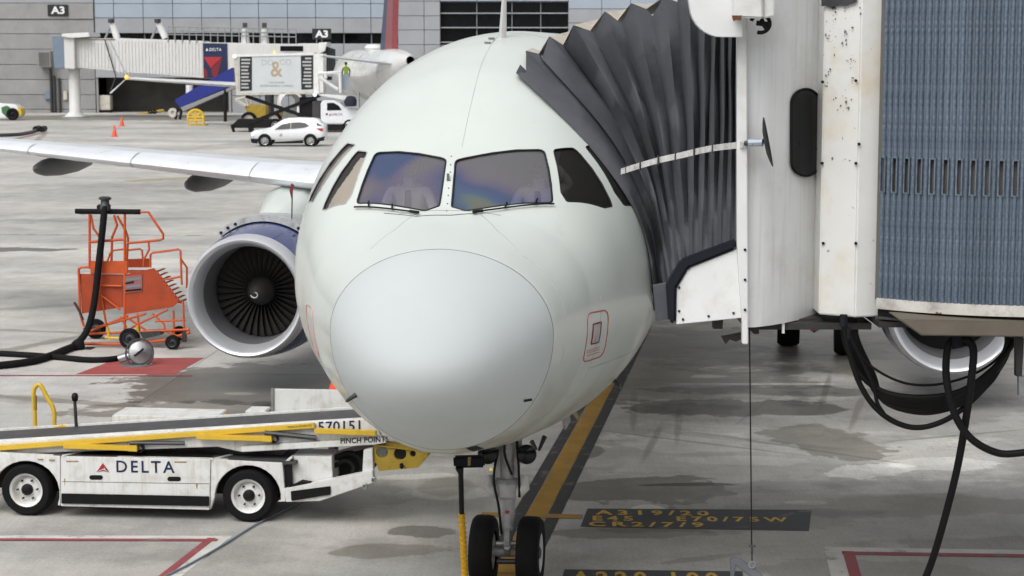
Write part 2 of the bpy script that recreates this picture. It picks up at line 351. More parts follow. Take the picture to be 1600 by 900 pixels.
# ------------------------------------------------------------------ apron
def concrete_mat():
    m = bpy.data.materials.new('apron_concrete'); m.use_nodes = True; t = m.node_tree; n = t.nodes; L = t.links
    p = n['Principled BSDF']
    geo = n.new('ShaderNodeNewGeometry'); oi = n.new('ShaderNodeObjectInfo')
    def noise(scale, detail=6, rough=.6, vec=None, dist=0):
        q = n.new('ShaderNodeTexNoise'); q.inputs['Scale'].default_value = scale; q.inputs['Detail'].default_value = detail; q.inputs['Roughness'].default_value = rough; q.inputs['Distortion'].default_value = dist
        L.new(vec or geo.outputs['Position'], q.inputs['Vector']); return q.outputs[0]
    def rng(s, a, b, c, d):
        q = n.new('ShaderNodeMapRange'); q.interpolation_type = 'SMOOTHSTEP'
        for i, v in enumerate((a, b, c, d)): q.inputs[i + 1].default_value = v
        L.new(s, q.inputs[0]); return q.outputs[0]
    def math_(op, a, b):
        q = n.new('ShaderNodeMath'); q.operation = op
        for i, v in enumerate((a, b)):
            if isinstance(v, (int, float)): q.inputs[i].default_value = v
            else: L.new(v, q.inputs[i])
        return q.outputs[0]
    def mul(a, b):
        return math_('MULTIPLY', a, b)
    tone = rng(oi.outputs['Random'], 0, 1, .90, 1.08)
    big = rng(noise(.16, 5), .32, .68, .80, 1.10)
    mid = rng(noise(1.1, 7, .65), .3, .7, .86, 1.10)
    fine = rng(noise(26, 5, .7), .3, .7, .87, 1.10)
    grit = rng(noise(120, 2, .7), .35, .65, .86, 1.10)
    mp = n.new('ShaderNodeMapping'); mp.inputs['Rotation'].default_value = (0, 0, R(4.5)); mp.inputs['Scale'].default_value = (9, .25, 1); L.new(geo.outputs['Position'], mp.inputs[0])
    broom = rng(noise(2.2, 4, .6, mp.outputs[0]), .35, .65, .975, 1.02)
    val = tone
    for k in (big, mid, fine, grit, broom): val = mul(val, k)
    # wet patches, oil, rubber marks, painted shade and highlights, each with its own outline
    warp = math_('SUBTRACT', noise(1.6, 6, .65), .5)
    warp2 = math_('SUBTRACT', noise(.55, 5, .6), .5)
    wet = None
    def blob(px, py, rx, ry, rot=0, amt=.5, edge=.35, wob=1.0):
        nonlocal val, wet
        amt = min(amt * (1.3 if amt > .2 else 1.0), .74)
        c = gnd(px, py)
        q = n.new('ShaderNodeMapping'); q.vector_type = 'TEXTURE'
        q.inputs['Location'].default_value = c; q.inputs['Rotation'].default_value = (0, 0, R(rot)); q.inputs['Scale'].default_value = (rx, ry, 1000)
        L.new(geo.outputs['Position'], q.inputs[0])
        ln = n.new('ShaderNodeVectorMath'); ln.operation = 'LENGTH'; L.new(q.outputs[0], ln.inputs[0])
        w = math_('ADD', ln.outputs['Value'], math_('ADD', mul(warp, 1.5 * wob), mul(warp2, 1.6 * wob)))
        f = rng(w, 1 - edge, 1.0, 1, 0)
        val = mul(val, rng(f, 0, 1, 1, 1 - amt))
        if amt > .25: wet = f if wet is None else math_('MAXIMUM', wet, f)
    # wet ground under the nose and bridge, its shade painted in too
    blob(1040, 560, 3.2, 5.5, 0, .36, .45); blob(1150, 545, 3.4, 3.0, 0, .24, .45); blob(1330, 560, 3.5, 2.6, 0, .26, .5)
    blob(1160, 715, 4.6, 3.0, 0, -.42, .6); blob(560, 880, 3.2, 1.6, 0, .08, .5); blob(250, 850, 3.6, 1.3, 0, .13, .6); blob(1500, 720, 3.0, 1.6, 0, -.16, .6)  # negative ones paint light back onto ground shaded by the bridge
    blob(1130, 637, 2.0, .75, -4, .50, .12); blob(1075, 640, .8, .6, 0, .25, .2); blob(1250, 612, 2.4, .5, -4, .42, .2)
    blob(985, 765, 1.3, .85, -10, .42, .12); blob(1080, 757, .75, .12, 3, .72, .4); blob(1290, 690, .75, 1.5, 14, .34, .12)
    blob(1450, 640, 2.6, 1.6, 0, .20, .5); blob(1190, 690, 2.4, .22, -28, .2, .5); blob(990, 832, 1.0, .3, 0, .30, .2); blob(1180, 815, 1.7, .55, 8, .26, .3)
    blob(1480, 790, 3.2, .7, 0, .26, .4); blob(1340, 895, 1.5, .6, 0, .24, .25); blob(1100, 872, .7, .12, 25, .25, .3); blob(917, 705, .3, .5, 0, .4, .3)
    blob(1560, 850, 2, .4, 0, .18, .4); blob(1230, 760, 1.2, .4, 10, .18, .3)
    # left: wet area behind the loader, marks beyond it
    blob(430, 600, 3.0, 2.2, 0, .50, .2); blob(330, 640, 2.0, .8, 0, .36, .2); blob(560, 640, 1.5, 2.0, 0, .4, .4)
    blob(560, 770, 1.0, 1.2, 0, .30, .5); blob(660, 830, .55, .3, 0, .42, .2); blob(590, 860, .8, .3, 10, .25, .3); blob(690, 760, .5, .6, 0, .25, .3)
    blob(80, 625, 2.6, .22, -20, .26, .4); blob(30, 622, 1.6, .5, 0, .2, .3); blob(560, 700, 2.2, 1.2, 0, .30, .5)
    blob(120, 520, 3.5, .2, -14, .24, .5); blob(60, 480, 5, .3, 25, .22, .5); blob(10, 390, 2.0, .7, 0, .55, .2); blob(20, 545, 3.0, .25, 60, .3, .5)
    blob(130, 290, 9, 2, 4, .16, .6); blob(250, 220, 14, 3, -6, .18, .6); blob(60, 345, 8, 1.2, 8, .18, .6); blob(350, 420, 6, 1, 10, .16, .6); blob(400, 300, 6, 1.4, -4, .14, .5)
    blob(300, 184, 60, 9, 0, .40, .5, .5)
    # rubber streaks
    for a in ((1080, 690, 3.2, .07, -33, .28), (1250, 700, 2.8, .08, -40, .26), (1020, 690, 2.0, .09, 80, .24), (1060, 660, 2.4, .08, 84, .22), (1290, 610, 2.6, .09, 78, .3), (1340, 640, 2.6, .09, 76, .26),
              (1500, 680, 2.5, .08, 22, .24), (60, 440, 6, .1, 30, .22), (230, 520, 5, .1, 40, .18), (990, 640, 2.6, .09, 86, .24), (1180, 640, 2, .07, 70, .2)):
        blob(a[0], a[1], a[2], a[3], a[4], a[5], .8, .22)
    # bleached / drying patches; the brightest are puddle highlights painted into the colour
    for a in ((1150, 576, .65, .4, 0, -1.3, .2), (1110, 588, .4, .2, 0, -1.0, .2), (1190, 600, 1.6, .07, 0, -1.6, .4), (1345, 735, .75, .5, 30, -.5, .15), (1460, 725, .8, .4, 0, -.35, .2), (1010, 795, .22, .28, 0, -.5, .2),
              (1260, 785, .4, .14, 0, -.5, .2), (1060, 690, 1.4, .8, 0, -.22, .3), (1180, 720, 1.2, .35, 0, -.2, .3), (700, 770, .7, .4, 0, -.3, .3), (375, 615, .35, .14, 0, -.8, .3), (470, 650, .45, .16, 0, -.7, .3), (410, 655, .3, .1, 0, -.6, .3), (640, 745, .7, .2, 10, -.4, .3)):
        blob(*a)
    cr = n.new('ShaderNodeMix'); cr.data_type = 'RGBA'; cr.blend_type = 'MULTIPLY'; cr.inputs[0].default_value = 1
    hue = n.new('ShaderNodeMix'); hue.data_type = 'RGBA'; L.new(rng(noise(.35, 4), .35, .65, 0, 1), hue.inputs[0]); hue.inputs[6].default_value = (.505, .487, .455, 1); hue.inputs[7].default_value = (.48, .47, .45, 1)
    L.new(hue.outputs[2], cr.inputs[6]); L.new(val, cr.inputs[7])
    tn = n.new('ShaderNodeMix'); tn.data_type = 'RGBA'; tn.blend_type = 'MULTIPLY'; tn.inputs[7].default_value = (.98, .945, .87, 1); L.new(wet, tn.inputs[0]); L.new(cr.outputs[2], tn.inputs[6]); L.new(tn.outputs[2], p.inputs['Base Color'])
    L.new(rng(wet, 0, 1, .82, .42), p.inputs['Roughness']); p.inputs['Specular IOR Level'].default_value = .35
    bp = n.new('ShaderNodeBump'); bp.inputs['Strength'].default_value = .25; bp.inputs['Distance'].default_value = .01; L.new(noise(60, 5, .7), bp.inputs['Height']); L.new(bp.outputs[0], p.inputs['Normal'])
    return m
m_apron = concrete_mat()
m_jointf = mat('joint_filler', (.19, .18, .17, 1), .9, var=.3)
apron = MB().add([(-900, -60, -.007), (900, -60, -.007), (900, 1500, -.007), (-900, 1500, -.007)], [(0, 1, 2, 3)]).build('apron', m_jointf, kind='structure')
GA = R(4.5); gx = Vector((math.cos(GA), -math.sin(GA), 0)); gy = Vector((math.sin(GA), math.cos(GA), 0))
S_ = 7.6; base = gnd(1100, 741); lj = gnd(165, 664); base = base + gx * (lj - base).dot(gx)
slab_me = None
smb = MB(); h_ = S_ / 2 - .0045
SW = 19.0; hw_ = SW / 2 - .0045
smb.bx(-hw_, hw_, -h_, h_, -.029, 0)
proto = smb.build('concrete_slab', m_apron, apron, bevel=.006, segs=1)
slab_me = proto.data; first = True
cells = []
for i in range(-12, 12):
    for j in range(-3, 22):
        c = base + gx * ((i + .5) * SW) + gy * ((j + .5) * S_)
        if c.y < 2 or c.y > 178: continue
        if abs(c.x) > .36 * c.y + 14: continue
        cells.append((c.y, c, i, j))
cells.sort(key=lambda a: a[0])
for k, (yy, c, i, j) in enumerate(cells[:299]):
    o = proto if k == 0 else link('concrete_slab', slab_me, apron)
    o.location = (c.x, c.y, 0); o.rotation_euler = (0, 0, -GA)
rest = MB()
seen = set((i, j) for _, c, i, j in cells[:299])
for i in range(-40, 40):
    for j in range(-6, 30):
        if (i, j) in seen: continue
        c = base + gx * ((i + .5) * SW) + gy * ((j + .5) * S_)
        if c.y < -30: continue
        q = [c + gx * (a * hw_) + gy * (b * h_) for a, b in ((-1, -1), (1, -1), (1, 1), (-1, 1))]
        rest.prism([v + Vector((0, 0, -.029)) for v in q], (0, 0, .029))
rest.build('outer_slabs', m_apron, apron, kind='stuff')

# painted markings, 4 mm above the slabs
def paint(name, col, worn=.55, wscale=3.0):
    m = bpy.data.materials.new(name); m.use_nodes = True; t = m.node_tree; n = t.nodes; L = t.links; p = n['Principled BSDF']; p.inputs['Roughness'].default_value = .7
    g = n.new('ShaderNodeNewGeometry')
    def nz(s, d, a, b, c, e):
        q = n.new('ShaderNodeTexNoise'); q.inputs['Scale'].default_value = s; q.inputs['Detail'].default_value = d; q.inputs['Roughness'].default_value = .7; L.new(g.outputs['Position'], q.inputs[0])
        r = n.new('ShaderNodeMapRange'); L.new(q.outputs[0], r.inputs[0])
        for i, v in enumerate((a, b, c, e)): r.inputs[i + 1].default_value = v
        return r.outputs[0]
    mx = n.new('ShaderNodeMix'); mx.data_type = 'RGBA'; mx.inputs[6].default_value = col; mx.inputs[7].default_value = (.20, .19, .175, 1)
    L.new(nz(wscale, 10, worn, worn + .10, 0, .85), mx.inputs[0])
    k = n.new('ShaderNodeMix'); k.data_type = 'RGBA'; k.blend_type = 'MULTIPLY'; k.inputs[0].default_value = 1; L.new(mx.outputs[2], k.inputs[6]); L.new(nz(1.2, 6, .3, .7, .72, 1.12), k.inputs[7])
    L.new(k.outputs[2], p.inputs['Base Color']); return m
p_yel = paint('marking_yellow', (.42, .235, .03, 1), .56)
p_let = paint('marking_letters', (.60, .37, .05, 1), .56, 5)
p_blk = paint('marking_black', (.045, .045, .046, 1), .55)
p_blk2 = paint('sign_field_black', (.05, .052, .058, 1), .57, 2.6)
p_wht = paint('marking_white', (.60, .59, .56, 1), .55)
p_red = paint('marking_red', (.30, .06, .07, 1), .55)
p_redp = paint('hydrant_red', (.36, .075, .07, 1), .66, 1.5)
p_faint = paint('marking_faint', (.50, .49, .46, 1), .42, 2)
p_faintr = paint('marking_faint_red', (.33, .16, .14, 1), .45, 2)
p_fainty = paint('marking_faint_yellow', (.45, .36, .16, 1), .47, 2)
def sheet(name, pts, m, z=.004, label=None):
    return MB().prism([Vector((p[0], p[1], z - .002)) for p in pts], (0, 0, .002)).build(name, m, apron, label=label)
def strip(name, a, b, w, m, z=.004, off=0.0):
    a, b = Vector(a), Vector(b); d = (b - a); d.z = 0; d.normalize(); s = Vector((d.y, -d.x, 0))
    q = [a + s * (off - w / 2), a + s * (off + w / 2), b + s * (off + w / 2), b + s * (off - w / 2)]
    return sheet(name, q, m, z)
L0, L1 = gnd(793, 890), gnd(921, 650); ld = (L1 - L0).normalized()
La, Lb = L0 - ld * 6, L0 + ld * 60
strip('lead_in_line', La, Lb, .255, p_yel)
strip('line_border', La, Lb, .16, p_blk, off=-.217); strip('line_border', La, Lb, .16, p_blk, off=.217)
strip('stop_bar', gnd(752, 804), gnd(786, 805), .2, p_yel, .0085); strip('stop_bar', gnd(824, 806), gnd(910, 808), .2, p_yel, .0085)
strip('stop_bar', gnd(770, 893), gnd(812, 893), .16, p_yel, .0085)
q = [gnd(*p) for p in ((907, 823), (1264, 830), (1268, 797), (918, 795))]
sheet('stand_marking', q, p_blk2)
U = (gnd(1264, 826) - gnd(907, 823)).normalized(); V = Vector((-U.y, U.x, 0))
def gtext(txt, px, py, x1, ytop, parent=apron):
    o = gnd(px, py); o.z = .0065; w = (gnd(x1, py) - gnd(px, py)).length; hgt = gnd(px, ytop).y - gnd(px, py).y
    return lettering(txt, o, U, V, w, hgt, p_let, parent, bold=.03, space=1.45, name='painted_lettering')
gtext('A319/20', 930, 805, 1108, 797.5); gtext('E45', 926, 814, 990, 806.5); gtext('E70/75W', 1058, 815, 1232, 807.5); gtext('CR2/7/9', 920, 823, 1100, 815.5)
q = [gnd(*p) for p in ((872, 925), (1165, 928), (1160, 893), (882, 890))]
sheet('stand_marking', q, p_blk2)
gtext('A220-100', 892, 912, 1125, 893)
# red-and-white equipment boxes
def corner(p, a, b, wl=.15, wr=.13):
    """white outer edge with a red inner edge, from corner p along rays to a and b"""
    for (e, sg) in ((a, 1), (b, -1)):
        d = (e - p).normalized(); s = Vector((-d.y, d.x, 0)) * sg
        strip('boundary_line', p - d * 0 + s * wl / 2, e + s * wl / 2, wl, p_wht, .0045 + .001 * sg)
        strip('boundary_line', p + d * wl * .9 + s * (wl + wr / 2), e + s * (wl + wr / 2), wr, p_red, .0085 + .001 * sg)
corner(gnd(1287, 855), gnd(1325, 1010), gnd(2400, 872), .2, .13)
corner(gnd(362, 838), gnd(-400, 836), gnd(235, 940), .15, .10)
sheet('hydrant_patch', [gnd(*p) for p in ((118, 585), (272, 585), (320, 559), (186, 560))], p_redp)
strip('boundary_line', gnd(-60, 587), gnd(300, 587.5), .08, p_red, .0088)
strip('faint_line', gnd(-40, 232), gnd(70, 207), .5, p_faintr); strip('faint_line', gnd(30, 240), gnd(72, 208), .45, p_faint)
strip('faint_line', gnd(200, 283), gnd(330, 276), .8, p_fainty); strip('faint_line', gnd(360, 198), gnd(368, 190), .6, p_faint)
strip('faint_line', gnd(-40, 366), gnd(330, 368), .25, p_faint); strip('faint_line', gnd(70, 208), gnd(175, 198), .3, p_faint)

# ------------------------------------------------------------------ terminal across the apron
TY = 184.0
term = thing('terminal', 'long grey concrete and blue clad terminal behind the far gate', 'terminal', (at(500, 180, TY).x, TY, 0))
TL = Frame(term.location)
def fx(px): return at(px, 83, TY).x - term.location.x
def fz(py): return at(800, py, TY).z
def fbox(mb, x0, x1, y0, y1, d0, d1): return mb.bx(fx(x0), fx(x1), d0, d1, fz(y1), fz(y0))
# backing walls
cw = fbox(MB(), -700, 149, -160, 190, .25, 9).build('concrete_wall', m_joint, term)
pw = MB(); fbox(pw, 149, 688, -160, 52, .25, 9); fbox(pw, 149, 625, 68, 120, .25, 9); fbox(pw, 625, 688, 52, 120, .25, 9); fbox(pw, 360, 688, 120, 190, .25, 9)
pw = pw.build('cladding_wall', m_joint, term)
gw = MB(); fbox(gw, 888, 2500, -160, 190, .25, 9); fbox(gw, 688, 888, -160, 2, .25, 9); fbox(gw, 688, 888, 70, 190, .25, 9)
gw = gw.build('cladding_wall', m_joint, term)
def panel(parent, x0, x1, y0, y1, m, d=0.0):
    g = .02
    MB().bx(fx(x0) + g, fx(x1) - g, d, .25, fz(y1) + g, fz(y0) - g).build('panel', m, parent, bevel=.03, segs=1)
ys = [-160, -110, -64, -18, 5, 30, 53, 77, 101, 124.5, 148, 171, 186]
xs = [-260, -130, -20, 148]
for j in range(len(ys) - 1):
    for i in range(3): panel(cw, xs[i], xs[i + 1], ys[j], ys[j + 1], m_conc if ys[j] >= 5 else m_panel2, 0.0 if ys[j] != 5 else -.12)
xm = [149, 179, 225, 271, 316, 361, 405, 450, 494, 537, 580, 622]
for (a, b, mm) in ((-160, -84, m_panel), (-84, -40, m_panel), (-40, 6, m_panel), (6, 28, m_panel), (28, 52, m_panel2)):
    for i in range(11): panel(pw, xm[i], xm[i + 1], a, b, mm, .03 if a == 6 else .06)
for (a, b) in ((68, 94), (94, 120)):
    for i in range(11): panel(pw, xm[i], xm[i + 1], a, b, m_panel2, .06)
for (a, b) in ((120, 150), (150, 186)):
    for i in range(5, 11): panel(pw, xm[i], xm[i + 1], a, b, m_panel2, .06)
for (a, b) in ((-160, -70), (-70, 2), (2, 25), (25, 47), (47, 70), (70, 92), (92, 115), (115, 150), (150, 186)):
    for c, d in ((622, 663), (663, 688)): panel(pw, c, d, a, b, m_panel2)
# right of the dark glazing
for (a, b) in ((-160, -70), (-70, -20), (-20, 14), (14, 36), (36, 58), (58, 80), (80, 186)):
    for c, d in ((888, 940), (940, 985), (985, 1030), (1030, 1090), (1090, 1400), (1400, 1900)): panel(gw, c, d, a, b, m_panel if (a == -20) else m_panel2, .04)
for (a, b) in ((-160, -70), (-70, 2)):
    for c, d in ((688, 745), (745, 820), (820, 888)): panel(gw, c, d, a, b, m_panel, .04)
# ribbon window and tall glazing
rb = MB(); fbox(rb, 149, 625, 52, 68, .9, 1.1); rb = rb.build('ribbon_window', m_glassdk, term)
for i in range(1, 11): fbox(MB(), xm[i] - .8, xm[i] + .8, 52, 68, .5, .88).build('mullion', m_joint, rb)
gl = MB(); fbox(gl, 688, 888, 2, 70, .8, 1.0); gl = gl.build('tall_glazing', m_glassdk, term)
fr = mat('mullion_grey', (.3, .32, .34, 1), .5)
for y in (2, 20.5, 43, 66): fbox(MB(), 688, 888, y - .9, y + .9, .3, .79).build('transom', fr, gl)
for x in (745, 800, 845): fbox(MB(), x - .7, x + .7, 2, 70, .5, .79).build('mullion', m_joint, gl)
# service bay
bay = MB(); fbox(bay, 149, 360, 120, 190, 4.6, 4.9); bay.bx(fx(149) - .3, fx(149), .3, 9, 0, fz(120)); bay.bx(fx(360), fx(360) + .25, .3, 9, 0, fz(120)); bay.bx(fx(149), fx(360), .3, 9, fz(120), fz(118))
bay = bay.build('service_bay', m_dark, term)
for x0, x1 in ((149, 152), (356, 360)): fbox(MB(), x0, x1, 120, 186, 0, .3).build('bay_jamb', m_conc, bay)
fbox(MB(), 149, 360, 108, 121, -.1, .28).build('bay_lintel', m_panel2, bay)
# wall equipment
def wallbox(x0, x1, y0, y1, d, m, name, label, cat, inner=None):
    c = at((x0 + x1) / 2, y1, TY); t = thing(name, label, cat, (c.x, TY, c.z))
    h = fz(y0) - fz(y1); w = (x1 - x0) / 16.4
    b = MB().bx(-w / 2, w / 2, -d, -.005, 0, h).build('case', m, t, bevel=.04)
    if inner: MB().bx(-w / 2 + .12, w / 2 - .12, -d - .03, -d + .01, .12, h - .12).build('louvre', inner, t)
    return t
wallbox(64, 84, 80, 105, 1.2, m_conc, 'vent_box', 'dark louvred vent box on the concrete wall left of the far bridge', 'vent', m_dark)
wallbox(71, 80, 142, 155, .3, m_bluegrey, 'junction_box', 'small blue grey box low on the concrete wall', 'junction box')
wallbox(100, 106, 142, 156, .3, m_cream, 'junction_box', 'narrow cream box on the wall beside the white bridge column', 'junction box')
cd = thing('conduit', 'grey pipes running down the concrete wall to the ground', 'pipe', (at(88, 175, TY).x, TY - .2, 0))
for i, (x, y0) in enumerate(((84, 118), (92, 122), (79, 108))):
    MB().tube([(fx(x) + term.location.x - cd.location.x, 0, .0), (fx(x) + term.location.x - cd.location.x, 0, fz(y0))], .12, 8).build('pipe', m_dsteel, cd, smooth=40)
def gate_sign(x0, x1, y0, y1, d, name, label, post):
    c = at((x0 + x1) / 2, y1, d); k = FPX / d * 1.003
    w = (x1 - x0) / k; h = (y1 - y0) / k
    t = thing(name, label, 'sign', c)
    MB().bx(-w / 2, w / 2, -.1, .1, 0, h).build('board', m_sign, t, bevel=.02)
    e = MB()
    lettering('A3', (-w * .34, -.104, h * .17), (1, 0, 0), (0, 0, 1), w * .68, h * .68, m_signw, t, bold=.035)
    if post: MB().bx(-.08, .08, -.06, .06, -post, -.001).build('post', m_dsteel, t)
    else: MB().bx(-w * .4, w * .4, .1, .155, h * .3, h * .6).build('bracket', m_dsteel, t)
    return t
gate_sign(75, 106.5, 7.5, 25, TY - .16, 'gate_sign', 'black A3 gate sign fixed high on the concrete wall', 0)

# unseen gate building behind the camera, added and sized to cut frontal sky light
ht_ = thing('unseen_gate_building', 'unseen grey glazed gate building added behind the camera position to cut sky light', 'terminal', (0, -1.2, 0))
hb_ = MB().bx(-70, 70, -14, -.3, 0, 7.6).build('wall', m_panel2, ht_)
for i in range(-9, 10):
    MB().bx(i * 3.6 - 1.7, i * 3.6 + 1.7, -.3, -.2, 4.4, 7.2).build('window', m_glassdk, hb_)
# ------------------------------------------------------------------ far gate: bridge, aircraft, truck, vehicles
BY = 171.0
fb = thing('far_jet_bridge', 'white jet bridge at the far gate with a navy banner on its side', 'jet bridge', (at(115, 175, BY).x, BY, 0))
FB = Frame(fb.location); KB = FPX / BY * 1.003
def bz(py): return at(800, py, BY).z
def bxx(px): return at(px, 83, BY).x - fb.location.x
def tun(name, poly, d0, d1, m, parent=fb, bev=.05):
    return MB().prism([(bxx(x), d0, bz(y)) for x, y in poly], (0, d1 - d0, 0)).build(name, m, parent, bevel=bev)
t1 = tun('tunnel_section', [(122, 62), (244, 63), (244, 116), (122, 106)], -1.3, 1.6, m_tun)
t2 = tun('tunnel_section', [(186, 59.5), (323, 64), (323, 122), (186, 112)], -1.55, 1.85, m_tun)
t3 = tun('tunnel_section', [(323, 66), (500, 70), (500, 118), (323, 122.5)], -1.75, 2.05, m_tun)
for (tt, x0, x1, ya, yb, dd) in ((t1, 124, 186, 64, 108, -1.32), (t2, 188, 322, 62, 118, -1.57)):
    r = MB()
    k = int((x1 - x0) / 5)
    for i in range(k):
        x = x0 + (i + .5) * (x1 - x0) / k; f = (x - x0) / (x1 - x0)
        r.bx(bxx(x) - .05, bxx(x) + .05, dd - .03, dd + .01, bz(yb + f * 2 - 4), bz(ya + 2 + f * 2))
    r.build('corrugation', m_tun, tt, kind='stuff')
tun('roof_edge', [(122, 60), (186, 60), (186, 62), (122, 62)], -1.4, 1.7, m_cream)
rt = tun('rotunda', [(108, 55), (124, 53), (124, 108), (108, 107)], -1.9, 2.2, m_tun)
tun('rotunda_roof', [(106, 53), (148, 51), (149, 58), (122, 60), (106, 58)], -2.2, 2.4, m_white, rt)
tun('wall_link', [(88, 57), (108, 57), (108, 107), (90, 107)], -1.5, 1.7, m_bluegrey)
cl = MB().tube([(bxx(116), -.3, 0), (bxx(116.5), -.3, .5), (bxx(116.5), -.3, bz(106))], [1.0, .52, .50], 20).build('column', m_tun, fb, smooth=50)
MB().tube([(bxx(117), -.6, 0), (bxx(117), -.6, .08)], 1.25, 16).build('column_base', m_conc, cl)
ban = tun('banner', [(322.5, 67.5), (360, 68), (360, 121.5), (322.5, 121.5)], -1.83, -1.75, m_blue, fb, 0)
def flat(poly, d, m, parent, name): return MB().prism([(bxx(x), d, bz(y)) for x, y in poly], (0, .02, 0)).build(name, m, parent)
flat([(323, 89), (352, 89), (334, 106)], -1.86, m_red, ban, 'emblem'); flat([(352, 91), (334.5, 106.5), (337, 120.5), (343, 120.5)], -1.86, m_dred, ban, 'emblem')
flat([(323, 104), (328, 110), (329, 119), (323, 121)], -1.86, m_dred, ban, 'emblem')
flat([(326.5, 79.5), (328.6, 75), (330.7, 79.5)], -1.86, m_signw, ban, 'emblem')
lettering('DELTA', (bxx(332.5), -1.86, bz(79.7)), (1, 0, 0), (0, 0, 1), bxx(351) - bxx(332.5), bz(75) - bz(79.7), m_signw, ban, bold=.02, space=1.3)
# service stair and hoist masts on the roof
for x in (168, 240):
    MB().tube([(bxx(x + 12), -.9, bz(37)), (bxx(x + 19 if x < 200 else x + 22), -.9, bz(60))], .30, 10).build('lamp_mast', m_white, fb, smooth=50)
    MB().tube([(bxx(x + 11), -.9, bz(36)), (bxx(x), -.9, bz(61))], .1, 8).build('mast_stay', m_steel, fb, smooth=50)
    MB().tube([(bxx(x + 11), -1.1, bz(36)), (bxx(x + 11), -1.1, bz(30))], .28, 8).build('floodlight', m_dsteel, fb, smooth=50)
for x in (386, 416):
    MB().tube([(bxx(x), -1.0, bz(70)), (bxx(x), -1.0, bz(44))], [.42, .26], 10).build('lamp_mast', m_white, fb, smooth=50)
    MB().bx(bxx(x) - .18, bxx(x) + .18, -1.2, -.8, bz(43.8), bz(36)).build('floodlight', m_dsteel, fb)
rl = MB()
for y in (41, 47, 53): rl.tube([(bxx(268), -1.6, bz(y + 1)), (bxx(466), -1.6, bz(y + 5))], .05, 6)
for i in range(19):
    x = 268 + i * 11; rl.tube([(bxx(x), -1.6, bz(41 + (x - 268) * .02)), (bxx(x), -1.6, bz(66 + (x - 268) * .02))], .05, 6)
rl.build('roof_railing', m_steel, fb, kind='stuff')
MB().tube([(bxx(170), -1.6, bz(62)), (bxx(186), -1.6, bz(119)), (bxx(178), -1.6, bz(140))], .06, 6).build('cable', m_dsteel, fb)
cab = tun('cab', [(470, 68), (507, 68), (507, 122), (470, 121)], -2.3, 2.4, m_tun)
tun('cab_window', [(443, 72), (478, 72), (478, 80), (443, 80)], -2.36, -2.28, m_glassdk, cab, 0)
tun('canopy_hood', [(502, 67), (516, 66), (512, 80), (504, 84)], -2.6, 1, m_white, cab)
pleat = MB(); rows = []
for i in range(13):
    x = 506 + i * 1.8; o = .22 * (i % 2)
    rows.append([(bxx(x), -2.2 + o, bz(70 + i * .6)), (bxx(x), -2.2 + o, bz(114 - i * .4))])
pleat.grid(rows).build('bellows', m_canopy, cab)
for x in (420, 470):
    MB().tube([(bxx(x), 0, 0), (bxx(x), 0, bz(118))], .4, 10).build('drive_column', m_dsteel, fb, smooth=50)
gate_sign(488, 517.5, 45, 61.5, BY - 1, 'gate_sign', 'black A3 sign on a short post above the far bridge cab', 1.0)

# parked aircraft seen from behind
far = thing('parked_airliner', 'white airliner with navy and red tail parked at the far gate', 'airplane', (at(600, 83, 150).x, 150, 0))
def FA(px, py, d): return at(px, py, d) - far.location
pa = Vector((at(641, 96, 133).x, 133, 0)); pb = Vector((at(545, 112, 171).x, 171, 0))
m_far = mat('far_aircraft_white', (.74, .75, .73, 1), .3, coat=.4, var=.05, vscale=.5, dirt=(.5, .46, .38, 1), dscale=.4, damt=.4)
fu = MB(); axf = (pb - pa).normalized(); LF = (pb - pa).length
rows = []; side = Vector((axf.y, -axf.x, 0))
for i in range(41):
    t = i / 40; s = t * LF
    if s < 13: r = .28 + 1.62 * math.sin(min(s / 13, 1) * math.pi / 2) ** .9; zc = 3.9 + 1.25 * (1 - s / 13) ** 1.3
    elif s > LF - 6: q_ = max((LF - s) / 6, 0); r = .05 + 1.85 * math.sqrt(max(1 - (1 - q_) ** 2, 0)); zc = 3.9 - .5 * (1 - q_)
    else: r = 1.95; zc = 3.9
    c = pa + axf * s
    rows.append([c + side * (r * math.cos(a)) + Vector((0, 0, zc + r * 1.04 * math.sin(a))) - far.location for a in [2 * math.pi * k / 28 for k in range(28)]])
fu.grid(rows, closed=True)
fu.build('fuselage', m_far, far, smooth=60)
fin = MB()
def fin_poly(z0, z1, s0, s1, s2, s3, th, mi):
    """fin slice between heights z0..z1, leading edge stations s1/s3, trailing s0/s2 (metres from the tail tip)"""
    A_ = [pa + axf * s0 + Vector((0, 0, z0)), pa + axf * s1 + Vector((0, 0, z0)), pa + axf * s3 + Vector((0, 0, z1)), pa + axf * s2 + Vector((0, 0, z1))]
    A_ = [p - far.location for p in A_]
    fin.prism([p - side * th / 2 for p in A_], side * th, mi)
fin_poly(5.5, 12.4, 12.2, 15.2, 8.6, 10.2, .40, 0); fin_poly(5.5, 12.4, 8.2, 12.2, 6.4, 8.6, .44, 1)
fin.build('tail_fin', [m_tailblue, m_tailred], far)
MB().lathe([(.0, 0), (.55, .05), (.7, .3), (.55, .55), (0, .6)], FA(583, 81, 152), (0, 0, 1), 18).build('dome_fairing', m_far, far, smooth=60)
